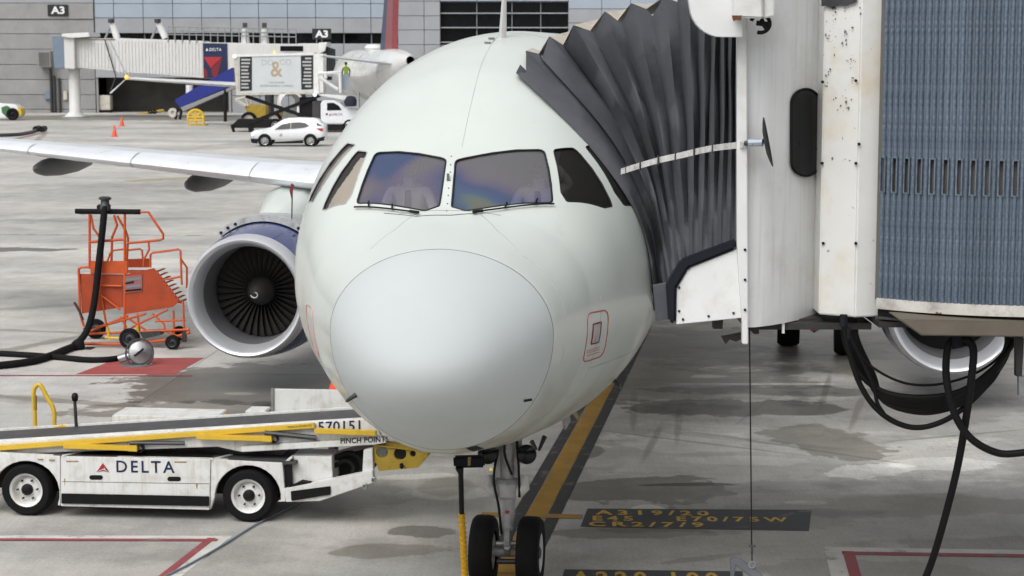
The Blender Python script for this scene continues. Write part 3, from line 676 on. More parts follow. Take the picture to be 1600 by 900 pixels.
# left stabiliser rising to its tip, then the wing with its split tip
def slab(root, tip, cr, ct, th, m, name):
    r_ = []
    for f in [i / 8 for i in range(9)]:
        c = root.lerp(tip, f); ch = cr + (ct - cr) * f; t_ = th * (1 - .5 * f)
        r_.append([c + axf * (ch * u) + Vector((0, 0, t_ * w)) for u, w in ((-.5, 0), (-.2, .45), (.2, .5), (.42, .3), (.5, 0), (.42, -.3), (.2, -.5), (-.2, -.45))])
    b = MB().grid(r_, closed=True); b.poly(r_[0]); b.poly(list(reversed(r_[-1]))); return b.build(name, m, far, smooth=45)
slab(FA(620, 100.5, 137), FA(489, 85.5, 139.5), 3.6, 1.5, .28, m_wing, 'stabiliser')
slab(FA(420, 136, 150), FA(200, 122.5, 154), 5.0, 1.6, .48, m_far, 'wing')
MB().prism([FA(198, 122, 154.4), FA(199.3, 121.5, 155), FA(171.2, 62, 156), FA(170, 62, 155.6)], (.05, .12, 0)).build('winglet', m_wing, far)
MB().prism([FA(198, 122, 154.4), FA(196.8, 122.6, 155), FA(171, 145, 155.5), FA(173, 146, 155.2)], (.05, .12, 0)).build('winglet', m_wing, far)
MB().lathe([(0, -.2), (.16, -.12), (.2, 0), (.16, .12), (0, .2)], FA(198, 121, 153.2), (1, 0, 0), 12).build('tip_light', m_amber, far, smooth=60)
for s, sg in ((1, 1), (-1, -1)):
    pass
MB().lathe([(.8, 0), (1.0, .3), (1.05, 1.6), (.9, 3.0), (.6, 3.6)], FA(455, 162, 148), axf, 20).build('engine', m_far, far, smooth=40)
MB().tube([FA(560, 140, 150), FA(560, 140, 150) - Vector((0, 0, 1.4))], .12, 8).build('gear_leg', m_gear, far)
for dx in (-.35, .35):
    c = FA(560, 0, 150); c.z = .5; MB().lathe([(.2, -.18), (.48, -.18), (.52, -.1), (.52, .1), (.48, .18), (.2, .18)], c + side * dx, side, 18).build('gear_wheel', m_tyre, far, smooth=40)
door = [FA(548 + 6 * math.cos(a), 108 + 22 * math.sin(a), 152.9) for a in np.linspace(-1.2, 1.2, 9)]
MB().tube([FA(563, 96, 150.2), FA(565, 108, 149.7), FA(564, 120, 149.7), FA(570, 137, 149.6)], .1, 6).build('door_seal', m_dsteel, far)

# catering truck: box raised on scissor legs, cab in front
ct = thing('catering_truck', 'white catering truck with its printed box body raised on scissor legs', 'truck', (at(440, 205, 139).x, 138.6, 0))
CT = Frame(ct.location)
def H(px, py, ly=0.0, F=CT): return F.hit(px, py, ly)
bd = MB().prism([H(366, 88), H(490, 84.5), H(490, 144), H(370, 148)], (0, 2.5, 0)).build('box_body', m_boxface, ct, bevel=.04)
MB().prism([H(365, 85, -.06), H(490, 82, -.06), H(490, 86, -.06), H(366, 89, -.06)], (0, 2.6, 0)).build('roof_rail', m_white, bd)
MB().prism([H(369, 145.5, -.06), H(490, 143, -.06), H(490, 146.5, -.06), H(370, 149, -.06)], (0, 2.6, 0)).build('floor_rail', m_cream, bd)
MB().prism([H(365, 88, -.05), H(372, 88, -.05), H(373, 148, -.05), H(369, 148, -.05)], (0, .06, 0)).build('corner_rail', m_cream, bd)
MB().prism([H(490, 84, -.02), H(505, 84, -.02), H(505, 145, -.02), H(490, 145, -.02)], (0, 2.4, 0)).build('front_frame', m_white, bd)
for k, (xa, xb) in enumerate(((374.5, 393.5), (470, 489))):
    s = MB().prism([H(xa, 88.5 - k, -.03), H(xb, 87.5 - k, -.03), H(xb, 141 - k * 2, -.03), H(xa + .8, 142 - k * 2, -.03)], (0, .035, 0)).build('print_strip', m_sign, bd)
    rg = random.Random(k)
    for i in range(9):
        y = 92 + i * 5.45 - k * 2; w = rg.uniform(9, 15)
        xl = xa + 2.5 if k == 0 else xb - 2.5 - w
        MB().prism([H(xl, y, -.04), H(xl + w, y, -.04), H(xl + w, y + 2.6, -.04), H(xl, y + 2.6, -.04)], (0, .008, 0)).build('print_line', m_silver, s)
def lett(txt, x0, x1, y0, y1, m, par, ly=-.012, bold=0, F=CT, space=1.0):
    a, b = F.hit(x0, y1, ly), F.hit(x1, y0, ly); return lettering(txt, a, (1, 0, 0), (0, 0, 1), b.x - a.x, b.z - a.z, m, par, bold=bold, space=space)
lett('DO', 409, 427, 93, 102, m_silver, bd); lett('CO', 437, 455, 92.5, 101.5, m_silver, bd); lett('&', 423, 441, 96, 120, m_gold, bd, bold=.01)
lett('THE GOURMET', 420, 445, 127.5, 130.5, m_steel, bd); lett('ENTERTAINMENT COMPANY', 407, 459, 132.5, 136, m_steel, bd)
for (x, y) in ((366.5, 88), (492, 148)): MB().lathe([(0, -.1), (.12, -.08), (.15, 0), (.12, .08), (0, .1)], H(x, y, -.15), (0, 1, 0), 12).build('marker_lamp', m_lampw, bd, smooth=60)
MB().lathe([(.1, 0), (.11, .1), (.06, .2), (0, .22)], H(429, 84, .3), (0, 0, 1), 10).build('beacon', m_amber, bd, smooth=60)
sc = []
for ly in (.35, 2.1):
    MB().tube([H(388, 193, ly), H(500, 149, ly)], .17, 4).build('scissor_leg', m_black, ct); MB().tube([H(384, 150, ly), H(500, 190, ly)], .17, 4).build('scissor_leg', m_black, ct)
MB().prism([H(372, 186, .3), H(560, 190, .3), H(560, 198, .3), H(366, 200, .3), H(362, 196, .3)], (0, 1.8, 0)).build('chassis', m_black, ct)
MB().tube([H(362, 195, .2), H(364, 201, .2), H(366, 208, .2)], .12, 6).build('outrigger', m_black, ct); MB().prism([H(388, 198, .2), H(396, 198, .2), H(396, 210, .2), H(388, 210, .2)], (0, .3, 0)).build('outrigger', m_black, ct)
MB().prism([H(468, 152, .5), H(492, 152, .5), H(492, 196, .5), H(468, 196, .5)], (0, 1.2, 0)).build('hydraulic_unit', m_black, ct)
MB().prism([H(464, 160, .3), H(467, 160, .3), H(467, 176, .3), H(464, 176, .3)], (0, .1, 0)).build('warning_plate', m_signw, ct)
cabp = [(501, 160), (506, 156.5), (520, 156.5), (531, 161), (538, 168), (552, 170), (560, 173), (560, 194), (501, 194)]
cb = MB().prism([H(x, y, -.1) for x, y in cabp], (0, 2.2, 0)).build('cab', m_carpaint, ct, bevel=.06)
wn = MB().prism([H(x, y, -.13) for x, y in ((511, 161), (521, 160.5), (529, 165), (534, 172), (511, 172.5))], (0, .03, 0)).build('side_window', m_glassdk, cb)
dr = MB().prism([H(x, y, -.125) for x, y in ((508, 174), (535, 174), (535, 192), (508, 192))], (0, .024, 0)).build('door', m_carpaint, cb)
MB().prism([H(x, y, -.15) for x, y in ((509, 177), (512, 177), (512, 179.5), (509, 179.5))], (0, .05, 0)).build('door_handle', m_black, cb)
MB().prism([H(514, 180.5, -.14), H(516, 177, -.14), H(518, 180.5, -.14)], (0, .008, 0)).build('emblem', m_red, cb)
lett('DELTA', 519, 535, 177, 180.5, m_blue, cb, -.14)
MB().prism([H(x, y, .0) for x, y in ((501, 194), (560, 194), (560, 204), (501, 204))], (0, 1.9, 0)).build('sill', m_black, ct)
MB().prism([H(488, 158, .3), H(500, 158, .3), H(500, 196, .3), H(488, 196, .3)], (0, 1.6, 0)).build('cab_guard', m_dsteel, ct)
def wheel(name, c, ax, r, w, parent, hubm=m_rim, tyrem=m_tyre, n=28, rr=.62, spokes=0, bolts=0, hubr=.2, hubcol=None):
    """tyre (a part) with its rim and hub as sub-parts; ax points outwards"""
    ax = Vector(ax).normalized(); c = Vector(c)
    t = MB().lathe([(r * rr, -w / 2), (r * .9, -w / 2), (r * .98, -w * .38), (r, -w * .2), (r, w * .2), (r * .98, w * .38), (r * .9, w / 2), (r * rr, w / 2), (r * rr, -w / 2)], c, ax, n).build(name, tyrem, parent, smooth=40)
    rm = MB(); rm.lathe([(0, w * .22), (r * hubr * 1.3, w * .24), (r * rr * .72, w * .12), (r * rr * .86, w * .40), (r * rr * .985, w * .46), (r * rr * .985, -w * .4), (0, -w * .4)], c, ax, n)
    rm.build('rim', hubm, t, smooth=35)
    hb = MB().lathe([(r * hubr, w * .2), (r * hubr, w * .36), (r * hubr * .6, w * .48), (0, w * .5)], c, ax, 16).build('hub', hubcol or m_black, t, smooth=35)
    if bolts or spokes:
        u = ax.orthogonal().normalized(); v = ax.cross(u); b = MB()
        for i in range(bolts):
            a = 2 * math.pi * i / bolts + .3; p = c + (u * math.cos(a) + v * math.sin(a)) * (r * hubr * 1.75) + ax * (w * .2)
            b.lathe([(r * .035, 0), (r * .035, w * .14), (0, w * .15)], p, ax, 6)
        for i in range(spokes):
            a = 2 * math.pi * i / spokes; d = u * math.cos(a) + v * math.sin(a)
            b.tube([c + d * (r * .12) + ax * w * .44, c + d * (r * rr * .95) + ax * w * .40], r * .075, 6)
        b.build('wheel_bolts' if bolts else 'spokes', (hubcol or m_black) if bolts else hubm, t, kind='stuff')
    return t
c = H(546, 199, 0); c.z = .48; wheel('wheel', (c.x, .05, .48), (0, -1, 0), .48, .3, ct)
c = H(430, 199, 0); wheel('wheel', (c.x, .35, .48), (0, -1, 0), .48, .3, ct)
# platform in front of the box
pf = MB().prism([H(495, 146, 0), H(556, 151, 0), H(552, 157, 0), H(540, 157, 0), H(500, 149.5, 0)], (0, 2.2, 0)).build('platform', m_white, ct, bevel=.03)
fr_ = MB()
for a, b in (((496, 115), (531, 113)), ((496, 115), (498, 146)), ((531, 113), (532, 145)), ((498, 120), (528, 140)), ((508, 114), (509, 122))): fr_.tube([H(*a), H(*b)], .12, 6)
fr_.build('guard_frame', m_white, pf)
MB().prism([H(534, 116, .4), H(545, 115, .4), H(546, 140, .4), H(534, 141, .4)], (0, .1, 0)).build('gate_panel', m_panel, pf)
MB().prism([H(511, 120, .1), H(518, 120, .1), H(518, 125, .1), H(511, 125, .1)], (0, .4, 0)).build('control_box', m_black, pf)
MB().lathe([(.3, 0), (.42, .05), (.45, .4), (.3, .7), (0, .75)], H(548, 166, -.4), (0, 0, 1), 14).build('tarpaulin', m_navyc, ct, smooth=60)

# blue covered loading belt behind the truck
bs = thing('belt_stair', 'tall blue sided ramp on small wheels between the far bridge and truck', 'boarding ramp', (at(320, 190, 160).x, 160, 0)); BS = Frame(bs.location)
def hb(x, y, ly=0): return BS.hit(x, y, ly)
MB().prism([hb(*p) for p in ((273, 156), (320, 129), (362, 106), (366, 134), (352, 138), (281, 168))], (0, 1.4, 0)).build('side_panel', m_blue2, bs)
MB().prism([hb(*p, -.1) for p in ((282, 168), (366, 134), (366, 138), (286, 174))], (0, 1.6, 0)).build('ramp_beam', m_steel, bs)
for x in (274, 281): MB().tube([hb(x + 3, 170), hb(x, 186.5)], .12, 6).build('support_leg', m_black, bs)
MB().tube([hb(352, 140), hb(352, 192)], .15, 6).build('support_leg', m_black, bs); MB().tube([hb(296, 133, .5), hb(296, 147, .5)], .3, 8).build('lift_post', m_white, bs)
MB().lathe([(.15, -.1), (.4, -.1), (.4, .1), (.15, .1)], hb(270, 176), (0, 1, 0), 12).build('wheel', m_cream, bs)

# yellow towed unit seen through the scissor legs
tg = thing('yellow_trailer', 'low yellow equipment trailer behind the scissor legs of the catering truck', 'trailer', (at(410, 190, 146).x, 146, 0)); TG = Frame(tg.location)
def ht(x, y, ly=0): return TG.hit(x, y, ly)
MB().prism([ht(*p) for p in ((382, 163), (416, 165), (416, 184), (392, 186), (384, 172))], (0, 1.4, 0)).build('body', m_olive, tg, bevel=.05)
MB().prism([ht(*p) for p in ((400, 184), (440, 175), (436, 191), (404, 191))], (0, 1.4, 0)).build('engine_cover', m_olive, tg, bevel=.05)
MB().tube([ht(368, 156), ht(384, 166)], .15, 6).build('drawbar', m_cream, tg); MB().tube([ht(368, 156), ht(384, 152), ht(388, 166)], .12, 6).build('drawbar', m_cream, tg)
MB().bx(ht(384, 0).x, ht(390, 0).x, .2, .5, ht(0, 166).z, ht(0, 148).z).build('mast', m_cream, tg)
wheel('wheel', (ht(389, 178).x, -.1, .62), (0, -1, 0), .62, .3, tg, hubm=m_cream)
wheel('wheel', (ht(428, 178).x, -.1, .62), (0, -1, 0), .62, .3, tg, hubm=m_cream)

# white car
cr = thing('car', 'white compact SUV parked side on in front of the catering truck', 'car', (at(449, 228, 117).x, 117, 0)); CA = Frame(cr.location)
def hc(x, y, ly=0): return CA.hit(x, y, ly)
prof = [(391, 214), (392, 207), (398, 203.5), (410, 201.3), (421, 200), (432, 192.5), (441, 187.3), (450, 185), (470, 184.2), (488, 185), (496, 186.5), (500, 191), (507, 196), (508, 206), (506.5, 215), (503, 219)]
def top(px):
    xs_ = [p[0] for p in prof[:13]]; return float(np.interp(px, xs_, [p[1] for p in prof[:13]]))
W_ = 1.86; rows = []
for px in np.linspace(391, 508, 47):
    zt = hc(px, top(px)).z; e = min((px - 391) / 12, (508 - px) / 8, 1); e = max(e, 0); wd = (W_ / 2) * (.74 + .26 * math.sqrt(max(e * (2 - e), 0)))
    zb = hc(px, 219.5 if px > 396 else 216).z + .05; belt = min(hc(px, 201).z + .02 * 0, zt); x = hc(px, 200).x
    rf = wd * (1 - .22 * max(zt - belt, 0) / .62)
    half = [(wd * .9, zb), (wd, zb + .18), (wd * 1.0, (zb + belt) / 2 + .1), (wd * .975, belt - .02), (rf * .99, belt + (zt - belt) * .82 if zt > belt else belt), (rf * .84, zt), (rf * .4, zt + .015)]
    rows.append([(x, W_ / 2 - a, z) for a, z in half] + [(x, W_ / 2 + a, z) for a, z in reversed(half)])
b = MB().grid(rows, closed=True); b.poly(rows[0]); b.poly(list(reversed(rows[-1])))
body = b.build('body', m_carpaint, cr, smooth=38)
def carside(poly, name, m, out=.02, par=body):
    """panel following the side of the body"""
    P = []
    for x, y in poly:
        p = hc(x, y); zt = hc(x, top(x)).z; belt = min(hc(x, 201).z, zt); k = W_ / 2
        if p.z > belt - .02: k = (W_ / 2) * (1 - .22 * (zt - belt) / .62 * (p.z - belt) / max((zt - belt) * .82, .05)) if zt > belt + .05 else W_ / 2
        P.append((p.x, W_ / 2 - k - out, p.z))
    return MB().prism(P, (0, out + .03, 0)).build(name, m, par)
carside([(429, 202.5), (440, 194.5), (453.5, 191.7), (453.5, 201)], 'side_window', m_glassdk); carside([(454.5, 201), (454.5, 191.5), (468, 191), (477, 192.5), (483, 196.5), (474, 199.5)], 'side_window', m_glassdk)
carside([(494, 192), (498, 193.5), (503, 196.5), (495, 196)], 'rear_window', m_glassdk); carside([(494, 200.5), (505, 200.5), (504, 205), (500, 204)], 'tail_lamp', m_red)
carside([(392, 208), (399, 206), (398, 210), (393, 213)], 'headlamp', m_lampw); carside([(425, 222), (474, 219), (474, 224), (425, 224.5)], 'sill_trim', m_black); carside([(496, 216), (508, 213), (506, 220), (498, 221)], 'rear_bumper', m_black)
carside([(391.5, 216.5), (404, 217), (402, 224.5), (393, 223)], 'front_bumper', m_black); carside([(436, 211), (440, 208), (441, 213), (437, 213)], 'emblem', m_gold)
MB().prism([(hc(421, 200).x, .3, hc(421, 200.5).z + .03), (hc(440, 188).x, .3, hc(440, 187.8).z + .02), (hc(440, 188).x, W_ - .3, hc(440, 187.8).z + .02), (hc(421, 200).x, W_ - .3, hc(421, 200.5).z + .03)], (-.012, 0, .02)).build('windscreen', m_glassdk, body)
for x in (413.5, 485):
    cx_ = hc(x, 220).x
    for ly, ax in ((.06, -1), (W_ - .06, 1)):
        MB().lathe([(.20, 0), (.41, 0), (.41, .05), (.20, .05)], (cx_, ly - .03 * (1 if ax < 0 else -1), .38), (0, ax, 0), 24).build('wheel_arch', m_black, body)
        wheel('wheel', (cx_, ly, .35), (0, ax, 0), .35, .23, cr, spokes=9, rr=.68, hubcol=m_rim)

# cones, chock wheel, cart, tug, hose, tow bar
for k, (x, y, lab) in enumerate(((190.5, 197, 'orange cone farther back by the service bay'), (179, 213.5, 'orange cone nearer to the camera, left of the other'))):
    p = gnd(x, y); c_ = thing('traffic_cone', lab, 'cone', p, group='orange traffic cones on the apron')
    MB().bx(-.22, .22, -.22, .22, 0, .04).build('base', m_cone, c_, bevel=.01)
    MB().lathe([(.19, .04), (.17, .08), (.045, .76), (.03, .78), (0, .78)], (0, 0, 0), (0, 0, 1), 20).build('cone_body', m_cone, c_, smooth=40)
    MB().lathe([(.118, .38), (.088, .55)], (0, 0, 0), (0, 0, 1), 20).build('collar', mat('cone_collar', (.6, .2, .12, 1), .5), c_, smooth=40)
cw_ = thing('chock_stand', 'upright yellow stand with a spoked wheel shape in front of the blue ramp', 'stand', gnd(306, 196)); CW = Frame(cw_.location)
def hw(x, y, ly=0): return CW.hit(x, y, ly)
ctr = hw(306, 183)
out = [hw(294, 195), hw(318, 195)] + [Vector((ctr.x + .6 * math.cos(a), 0, ctr.z + .55 * math.sin(a))) for a in np.linspace(0, math.pi, 13)]
f_ = MB().tube(out, .12, 6, closed=True); f_.build('frame', m_yellow, cw_)
s_ = MB()
for a in (45, 90, 135, 180, 0): s_.tube([ctr, ctr + Vector((.58 * math.cos(R(a)), 0, .55 * math.sin(R(a))))], .09, 6)
s_.tube([ctr, hw(306, 195)], .1, 6); s_.tube([hw(294, 188), hw(318, 188)], .09, 6); s_.build('spokes', m_yellow, cw_)
MB().bx(hw(294, 0).x, hw(319, 0).x, -.15, .7, 0, .12).build('base', m_olive, cw_)
gc = thing('ground_cart', 'pale metal cabinet standing at the left of the dark service bay', 'cabinet', gnd(162, 176)); 
MB().bx(-.65, .65, 0, 1.2, .25, 1.65).build('cabinet_body', m_cream, gc, bevel=.04); MB().bx(-.6, .6, .05, 1.1, 0, .25).build('cabinet_base', m_black, gc)
for x_ in (-.32, .32): MB().bx(x_ - .29, x_ + .29, -.02, .0, .35, 1.55).build('cabinet_door', m_cream, gc)
tb = thing('tow_bar', 'long yellow tow bar lying at the mouth of the service bay', 'tow bar', gnd(235, 178)); TB = Frame(tb.location)
MB().tube([TB.hit(213, 179.5), TB.hit(256, 172.5)], .14, 8).build('bar', m_olive, tb); 
for x_ in (236, 243): MB().lathe([(.08, -.08), (.2, -.08), (.2, .08), (.08, .08)], Vector((TB.hit(x_, 180).x, -.3, .2)), (0, 1, 0), 12).build('wheel', m_tyre, tb)
tu = thing('tug', 'white and green tug with a black tyre cut by the left picture edge', 'tug', gnd(10, 188)); TU = Frame(tu.location)
MB().prism([TU.hit(*p) for p in ((-24, 163), (-4, 161), (22, 163), (29, 168), (33, 178), (30, 185), (-24, 187))], (0, 1.5, 0)).build('body', m_carpaint, tu, bevel=.12)
MB().prism([TU.hit(x, y, -.02) for x, y in ((2, 168), (10, 165), (16, 168), (15, 180), (11, 184), (3, 176))], (0, .03, 0)).build('side_print', m_green, tu)
MB().prism([TU.hit(x, y, -.03) for x, y in ((27, 167), (32, 170), (34, 178), (30, 182))], (0, 1.3, 0)).build('bumper', m_yellow, tu)
wheel('wheel', (TU.hit(20, 178).x, -.05, .52), (0, -1, 0), .52, .3, tu, hubm=m_black); wheel('wheel', (TU.hit(-18, 178).x, -.05, .52), (0, -1, 0), .52, .3, tu, hubm=m_black)
ho = thing('ground_hose', 'dark hose lying on the far apron near the left picture edge', 'hose', gnd(30, 212))
MB().tube([p - ho.location + Vector((0, 0, .12)) for p in spline([gnd(-30, 214), gnd(0, 214), gnd(30, 212.5), gnd(50, 208.5), gnd(57, 205.5)], 6)], .12, 8).build('hose_line', m_dsteel, ho, smooth=60)
for x, y in ((58, 205.5), (67, 206)): MB().tube([gnd(x - 2.5, y + .5) - ho.location + Vector((0, 0, .2)), gnd(x + 3, y - .5) - ho.location + Vector((0, 0, .22))], .22, 8).build('coupling', m_black, ho)
# ------------------------------------------------------------------ people
def person(label, loc, rz, joints, cloth, scale=1.0, group=None, hair=m_hair, legs=m_navyc, sleeves=None, extra=None):
    """one continuous skinned body; joints override the standing pose (metres, facing -y)"""
    J = dict(pelvis=(0, 0, .95), waist=(0, 0, 1.10), chest=(0, 0, 1.30), neck=(0, .01, 1.47), jaw=(0, -.01, 1.56), crown=(0, 0, 1.70),
             shl=(-.18, 0, 1.40), ell=(-.25, .02, 1.14), wrl=(-.25, -.08, .90), hal=(-.25, -.10, .83),
             shr=(.18, 0, 1.40), elr=(.25, .02, 1.14), wrr=(.25, -.08, .90), har=(.25, -.10, .83),
             hil=(-.09, 0, .90), knl=(-.10, -.02, .50), anl=(-.10, .02, .09), tol=(-.12, -.15, .04),
             hir=(.09, 0, .90), knr=(.10, -.02, .50), anr=(.10, .02, .09), tor=(.12, -.15, .04))
    J.update(joints)
    order = list(J); idx = {k: i for i, k in enumerate(order)}
    vs = [Vector(J[k]) for k in order]
    rad = dict(pelvis=.135, waist=.13, chest=.15, neck=.055, jaw=.075, crown=.078, shl=.065, ell=.045, wrl=.03, hal=.032, shr=.065, elr=.045, wrr=.03, har=.032,
               hil=.095, knl=.06, anl=.042, tol=.035, hir=.095, knr=.06, anr=.042, tor=.035)
    rs = [rad[k] for k in order]
    E_ = [('pelvis', 'waist'), ('waist', 'chest'), ('chest', 'neck'), ('neck', 'jaw'), ('jaw', 'crown'), ('chest', 'shl'), ('shl', 'ell'), ('ell', 'wrl'), ('wrl', 'hal'), ('chest', 'shr'), ('shr', 'elr'), ('elr', 'wrr'), ('wrr', 'har'),
          ('pelvis', 'hil'), ('hil', 'knl'), ('knl', 'anl'), ('anl', 'tol'), ('pelvis', 'hir'), ('hir', 'knr'), ('knr', 'anr'), ('anr', 'tor')]
    es = [(idx[a], idx[b]) for a, b in E_]
    me = bpy.data.meshes.new('body'); me.from_pydata([tuple(v) for v in vs], es, [])
    o = bpy.data.objects.new('body', me); COL.objects.link(o)
    sk = o.modifiers.new('skin', 'SKIN'); sk.use_smooth_shade = True
    for i, r in enumerate(rs): me.skin_vertices[0].data[i].radius = (r, r * (.72 if order[i] in ('chest', 'waist', 'pelvis') else 1))
    me.skin_vertices[0].data[idx['pelvis']].use_root = True
    o.modifiers.new('sub', 'SUBSURF').levels = 2
    bpy.context.view_layer.update(); dg = bpy.context.evaluated_depsgraph_get()
    nm = bpy.data.meshes.new_from_object(o.evaluated_get(dg)); bpy.data.objects.remove(o)
    for m_ in (cloth, legs, m_skin, m_black, sleeves or cloth): nm.materials.append(m_)
    segm = {('neck', 'jaw'): 2, ('jaw', 'crown'): 2, ('wrl', 'hal'): 2, ('wrr', 'har'): 2, ('anl', 'tol'): 3, ('anr', 'tor'): 3}
    for a in ('hil', 'hir'): segm[('pelvis', a)] = 1
    for a, b in (('hil', 'knl'), ('knl', 'anl'), ('hir', 'knr'), ('knr', 'anr')): segm[(a, b)] = 1
    for a, b in (('shl', 'ell'), ('ell', 'wrl'), ('shr', 'elr'), ('elr', 'wrr')): segm[(a, b)] = 4
    S_e = [(Vector(J[a]), Vector(J[b]), rad[a], segm.get((a, b), 0)) for a, b in E_]
    for f in nm.polygons:
        c = f.center; best = 9; mi = 0
        for a, b, r, k in S_e:
            d = b - a; t = max(0, min(1, (c - a).dot(d) / max(d.length_squared, 1e-9))); q = (c - a - d * t).length - r * .5
            if q < best: best, mi = q, k
        f.material_index = mi
    t = thing('person', label, 'person', loc, rz, group); t.scale = (scale,) * 3
    link('body', nm, t)
    hc_ = Vector(J['jaw']).lerp(Vector(J['crown']), .55); up = (Vector(J['crown']) - Vector(J['jaw'])).normalized()
    hd = MB()
    rows = []
    for i in range(15):
        a = -math.pi / 2 + math.pi * i / 14; row = []
        for j in range(20):
            b_ = 2 * math.pi * j / 20; r = math.cos(a) * (.078 - .012 * max(0, -math.sin(a)))
            x = r * math.sin(b_); y = -r * 1.22 * math.cos(b_); z = .115 * math.sin(a)
            if math.cos(b_) > .93 and -.35 < a < .15: y -= .022 * (1 - abs(a + .12) / .3)      # nose
            row.append(hc_ + Vector((x, y, z)))
        rows.append(row)
    hd.grid(rows, closed=True)
    h = hd.build('head', m_skin, t, smooth=180)
    for sx in (-1, 1):
        MB().lathe([(0, -.012), (.012, -.008), (.014, 0), (.01, .01), (0, .012)], hc_ + Vector((sx * .03, -.088, .012)), (0, -1, 0), 8).build('eye', m_black, h)
        MB().lathe([(0, -.01), (.026, -.006), (.03, .004), (0, .012)], hc_ + Vector((sx * .078, .01, -.005)), (sx, .2, 0), 10).build('ear', m_skin, h)
    MB().box(hc_ + Vector((0, -.086, -.055)), (.042, .012, .008)).build('mouth', m_dred, h)
    hr = MB(); rows = []
    for i in range(8):
        a = -.15 + (math.pi / 2 + .15) * i / 7; rows.append([hc_ + Vector((math.cos(a) * .088 * math.sin(b_), -math.cos(a) * .105 * math.cos(b_) * (1 if math.cos(b_) < 0 else (.55 + .45 * math.sin(max(a, 0)))) + .006, .126 * math.sin(a) + (.05 if math.cos(b_) > .2 and a < .6 else 0))) for b_ in [2 * math.pi * j / 18 for j in range(18)]])
    hr.grid(rows, closed=True); hr.build('hair', hair, h, smooth=180)
    for s, kx in (('l', -1), ('r', 1)):
        w_, ha = Vector(J['wr' + s]), Vector(J['ha' + s]); d = (ha - w_).normalized(); sd_ = d.cross(Vector((1, 0, 0))).normalized()
        fg = MB(); nrm = d.cross(sd_)
        for i in range(4):
            o_ = ha + sd_ * ((i - 1.5) * .019) + d * .01; ln = (.07, .08, .075, .06)[i]
            fg.tube([o_, o_ + d * ln * .5 + nrm * .004 * kx, o_ + d * ln * .9 + nrm * .02 * kx], [.0095, .009, .007], 6)
        fg.tube([w_ + sd_ * -.02 + d * .02, ha + sd_ * -.05 + d * .01, ha + sd_ * -.05 + d * .045], [.012, .011, .008], 6)
        fg.build('fingers', m_skin, t, smooth=60)
    if extra: extra(t, J, hc_)
    return t

# ------------------------------------------------------------------ the airliner
HD = R(8.0)
NOSE = Vector((-.80, 15.98, 0)); AX = Vector((math.sin(HD), math.cos(HD), 0)); PT = Vector((math.cos(HD), -math.sin(HD), 0))   # aft, port
air = thing('airliner', 'large white twin engined airliner parked nose on at the jet bridge', 'airplane', NOSE + AX * 5.07)
AF = Frame(air.location)
KS = np.array([0, .12, .5, 1, 1.5, 2, 2.6, 3.3, 4, 5, 6.5, 8])
KW = np.array([0.0, 0.37, 0.713, 0.965, 1.139, 1.338, 1.576, 1.829, 1.915, 1.945, 2.003, 2.006])
KT = np.array([2.955, 3.229, 3.6, 3.854, 4.013, 4.184, 4.635, 5.142, 5.539, 5.824, 5.903, 5.903])
KB_ = np.array([2.955, 2.683, 2.376, 2.136, 1.962, 1.874, 1.782, 1.752, 1.751, 1.732, 1.715, 1.715])
KZ = np.array([2.955, 2.973, 3.041, 3.125, 3.199, 3.245, 3.297, 3.374, 3.518, 3.69, 3.787, 3.818])
KN = np.array([2, 2, 2, 2, 2.1, 2.3, 2.3, 2.15, 2.05, 2, 2, 2.])
def pchip(x, xs, ys):
    h = np.diff(xs); d = np.diff(ys) / h; m = np.zeros_like(ys); dd = np.where(d == 0, 1, d)
    m[1:-1] = np.where(d[:-1] * d[1:] > 0, 3 * (h[:-1] + h[1:]) / ((2 * h[1:] + h[:-1]) / dd[:-1] + (h[1:] + 2 * h[:-1]) / dd[1:]), 0)
    m[0] = d[0]; m[-1] = 0
    i = np.clip(np.searchsorted(xs, x) - 1, 0, len(xs) - 2); t = (x - xs[i]) / h[i]
    return (1 + 2 * t) * (1 - t) ** 2 * ys[i] + t * (1 - t) ** 2 * h[i] * m[i] + t * t * (3 - 2 * t) * ys[i + 1] + t * t * (t - 1) * h[i] * m[i + 1]
NOSEV = np.array(NOSE); AXV = np.array(AX); PTV = np.array(PT)
def fus(s, th):
    """hull surface: station s behind the nose tip, angle th (0 port, 90 up) -> world points"""
    s = np.asarray(s, float); th = np.asarray(th, float); s, th = np.broadcast_arrays(s, th)
    sc_ = np.minimum(s, 8.0); q = np.sqrt(np.maximum(sc_, 0)); Q = np.sqrt(KS)
    w, t, b, z, n = [pchip(q, Q, k) for k in (KW, KT, KB_, KZ, KN)]
    tl = np.clip((s - 29) / 14.5, 0, 1)                      # tail cone
    b = b + (5.3 - b) * tl ** 1.5; w = w * (1 - .9 * tl ** 1.6); z = z + (5.5 - z) * tl; t = t - .15 * tl
    c, sn = np.cos(th), np.sin(th); up = sn >= 0; e = np.where(up, 2 / n, 1.0)
    x = w * np.sign(c) * np.abs(c) ** e + np.interp(s, [0, 1.2, 2, 4, 6, 8], [0, 0, -.07, -.07, -.03, 0])
    zz = np.where(up, z + (t - z) * np.abs(sn) ** e, z + (b - z) * np.abs(sn))
    p = NOSEV + s[..., None] * AXV + x[..., None] * PTV; p[..., 2] = zz
    return p
def fnor(s, th):
    s = np.asarray(s, float); th = np.asarray(th, float)
    a = fus(s + 1e-3, th) - fus(s - 1e-3, th); b = fus(s, th + 1e-3) - fus(s, th - 1e-3)
    n = np.cross(a, b); return n / np.linalg.norm(n, axis=-1, keepdims=True)
_gs = np.linspace(.3, 7.5, 721); _gt = np.linspace(-math.pi, math.pi, 1441)
_G = fus(_gs[:, None], _gt[None]); _N = fnor(_gs[:, None], _gt[None])
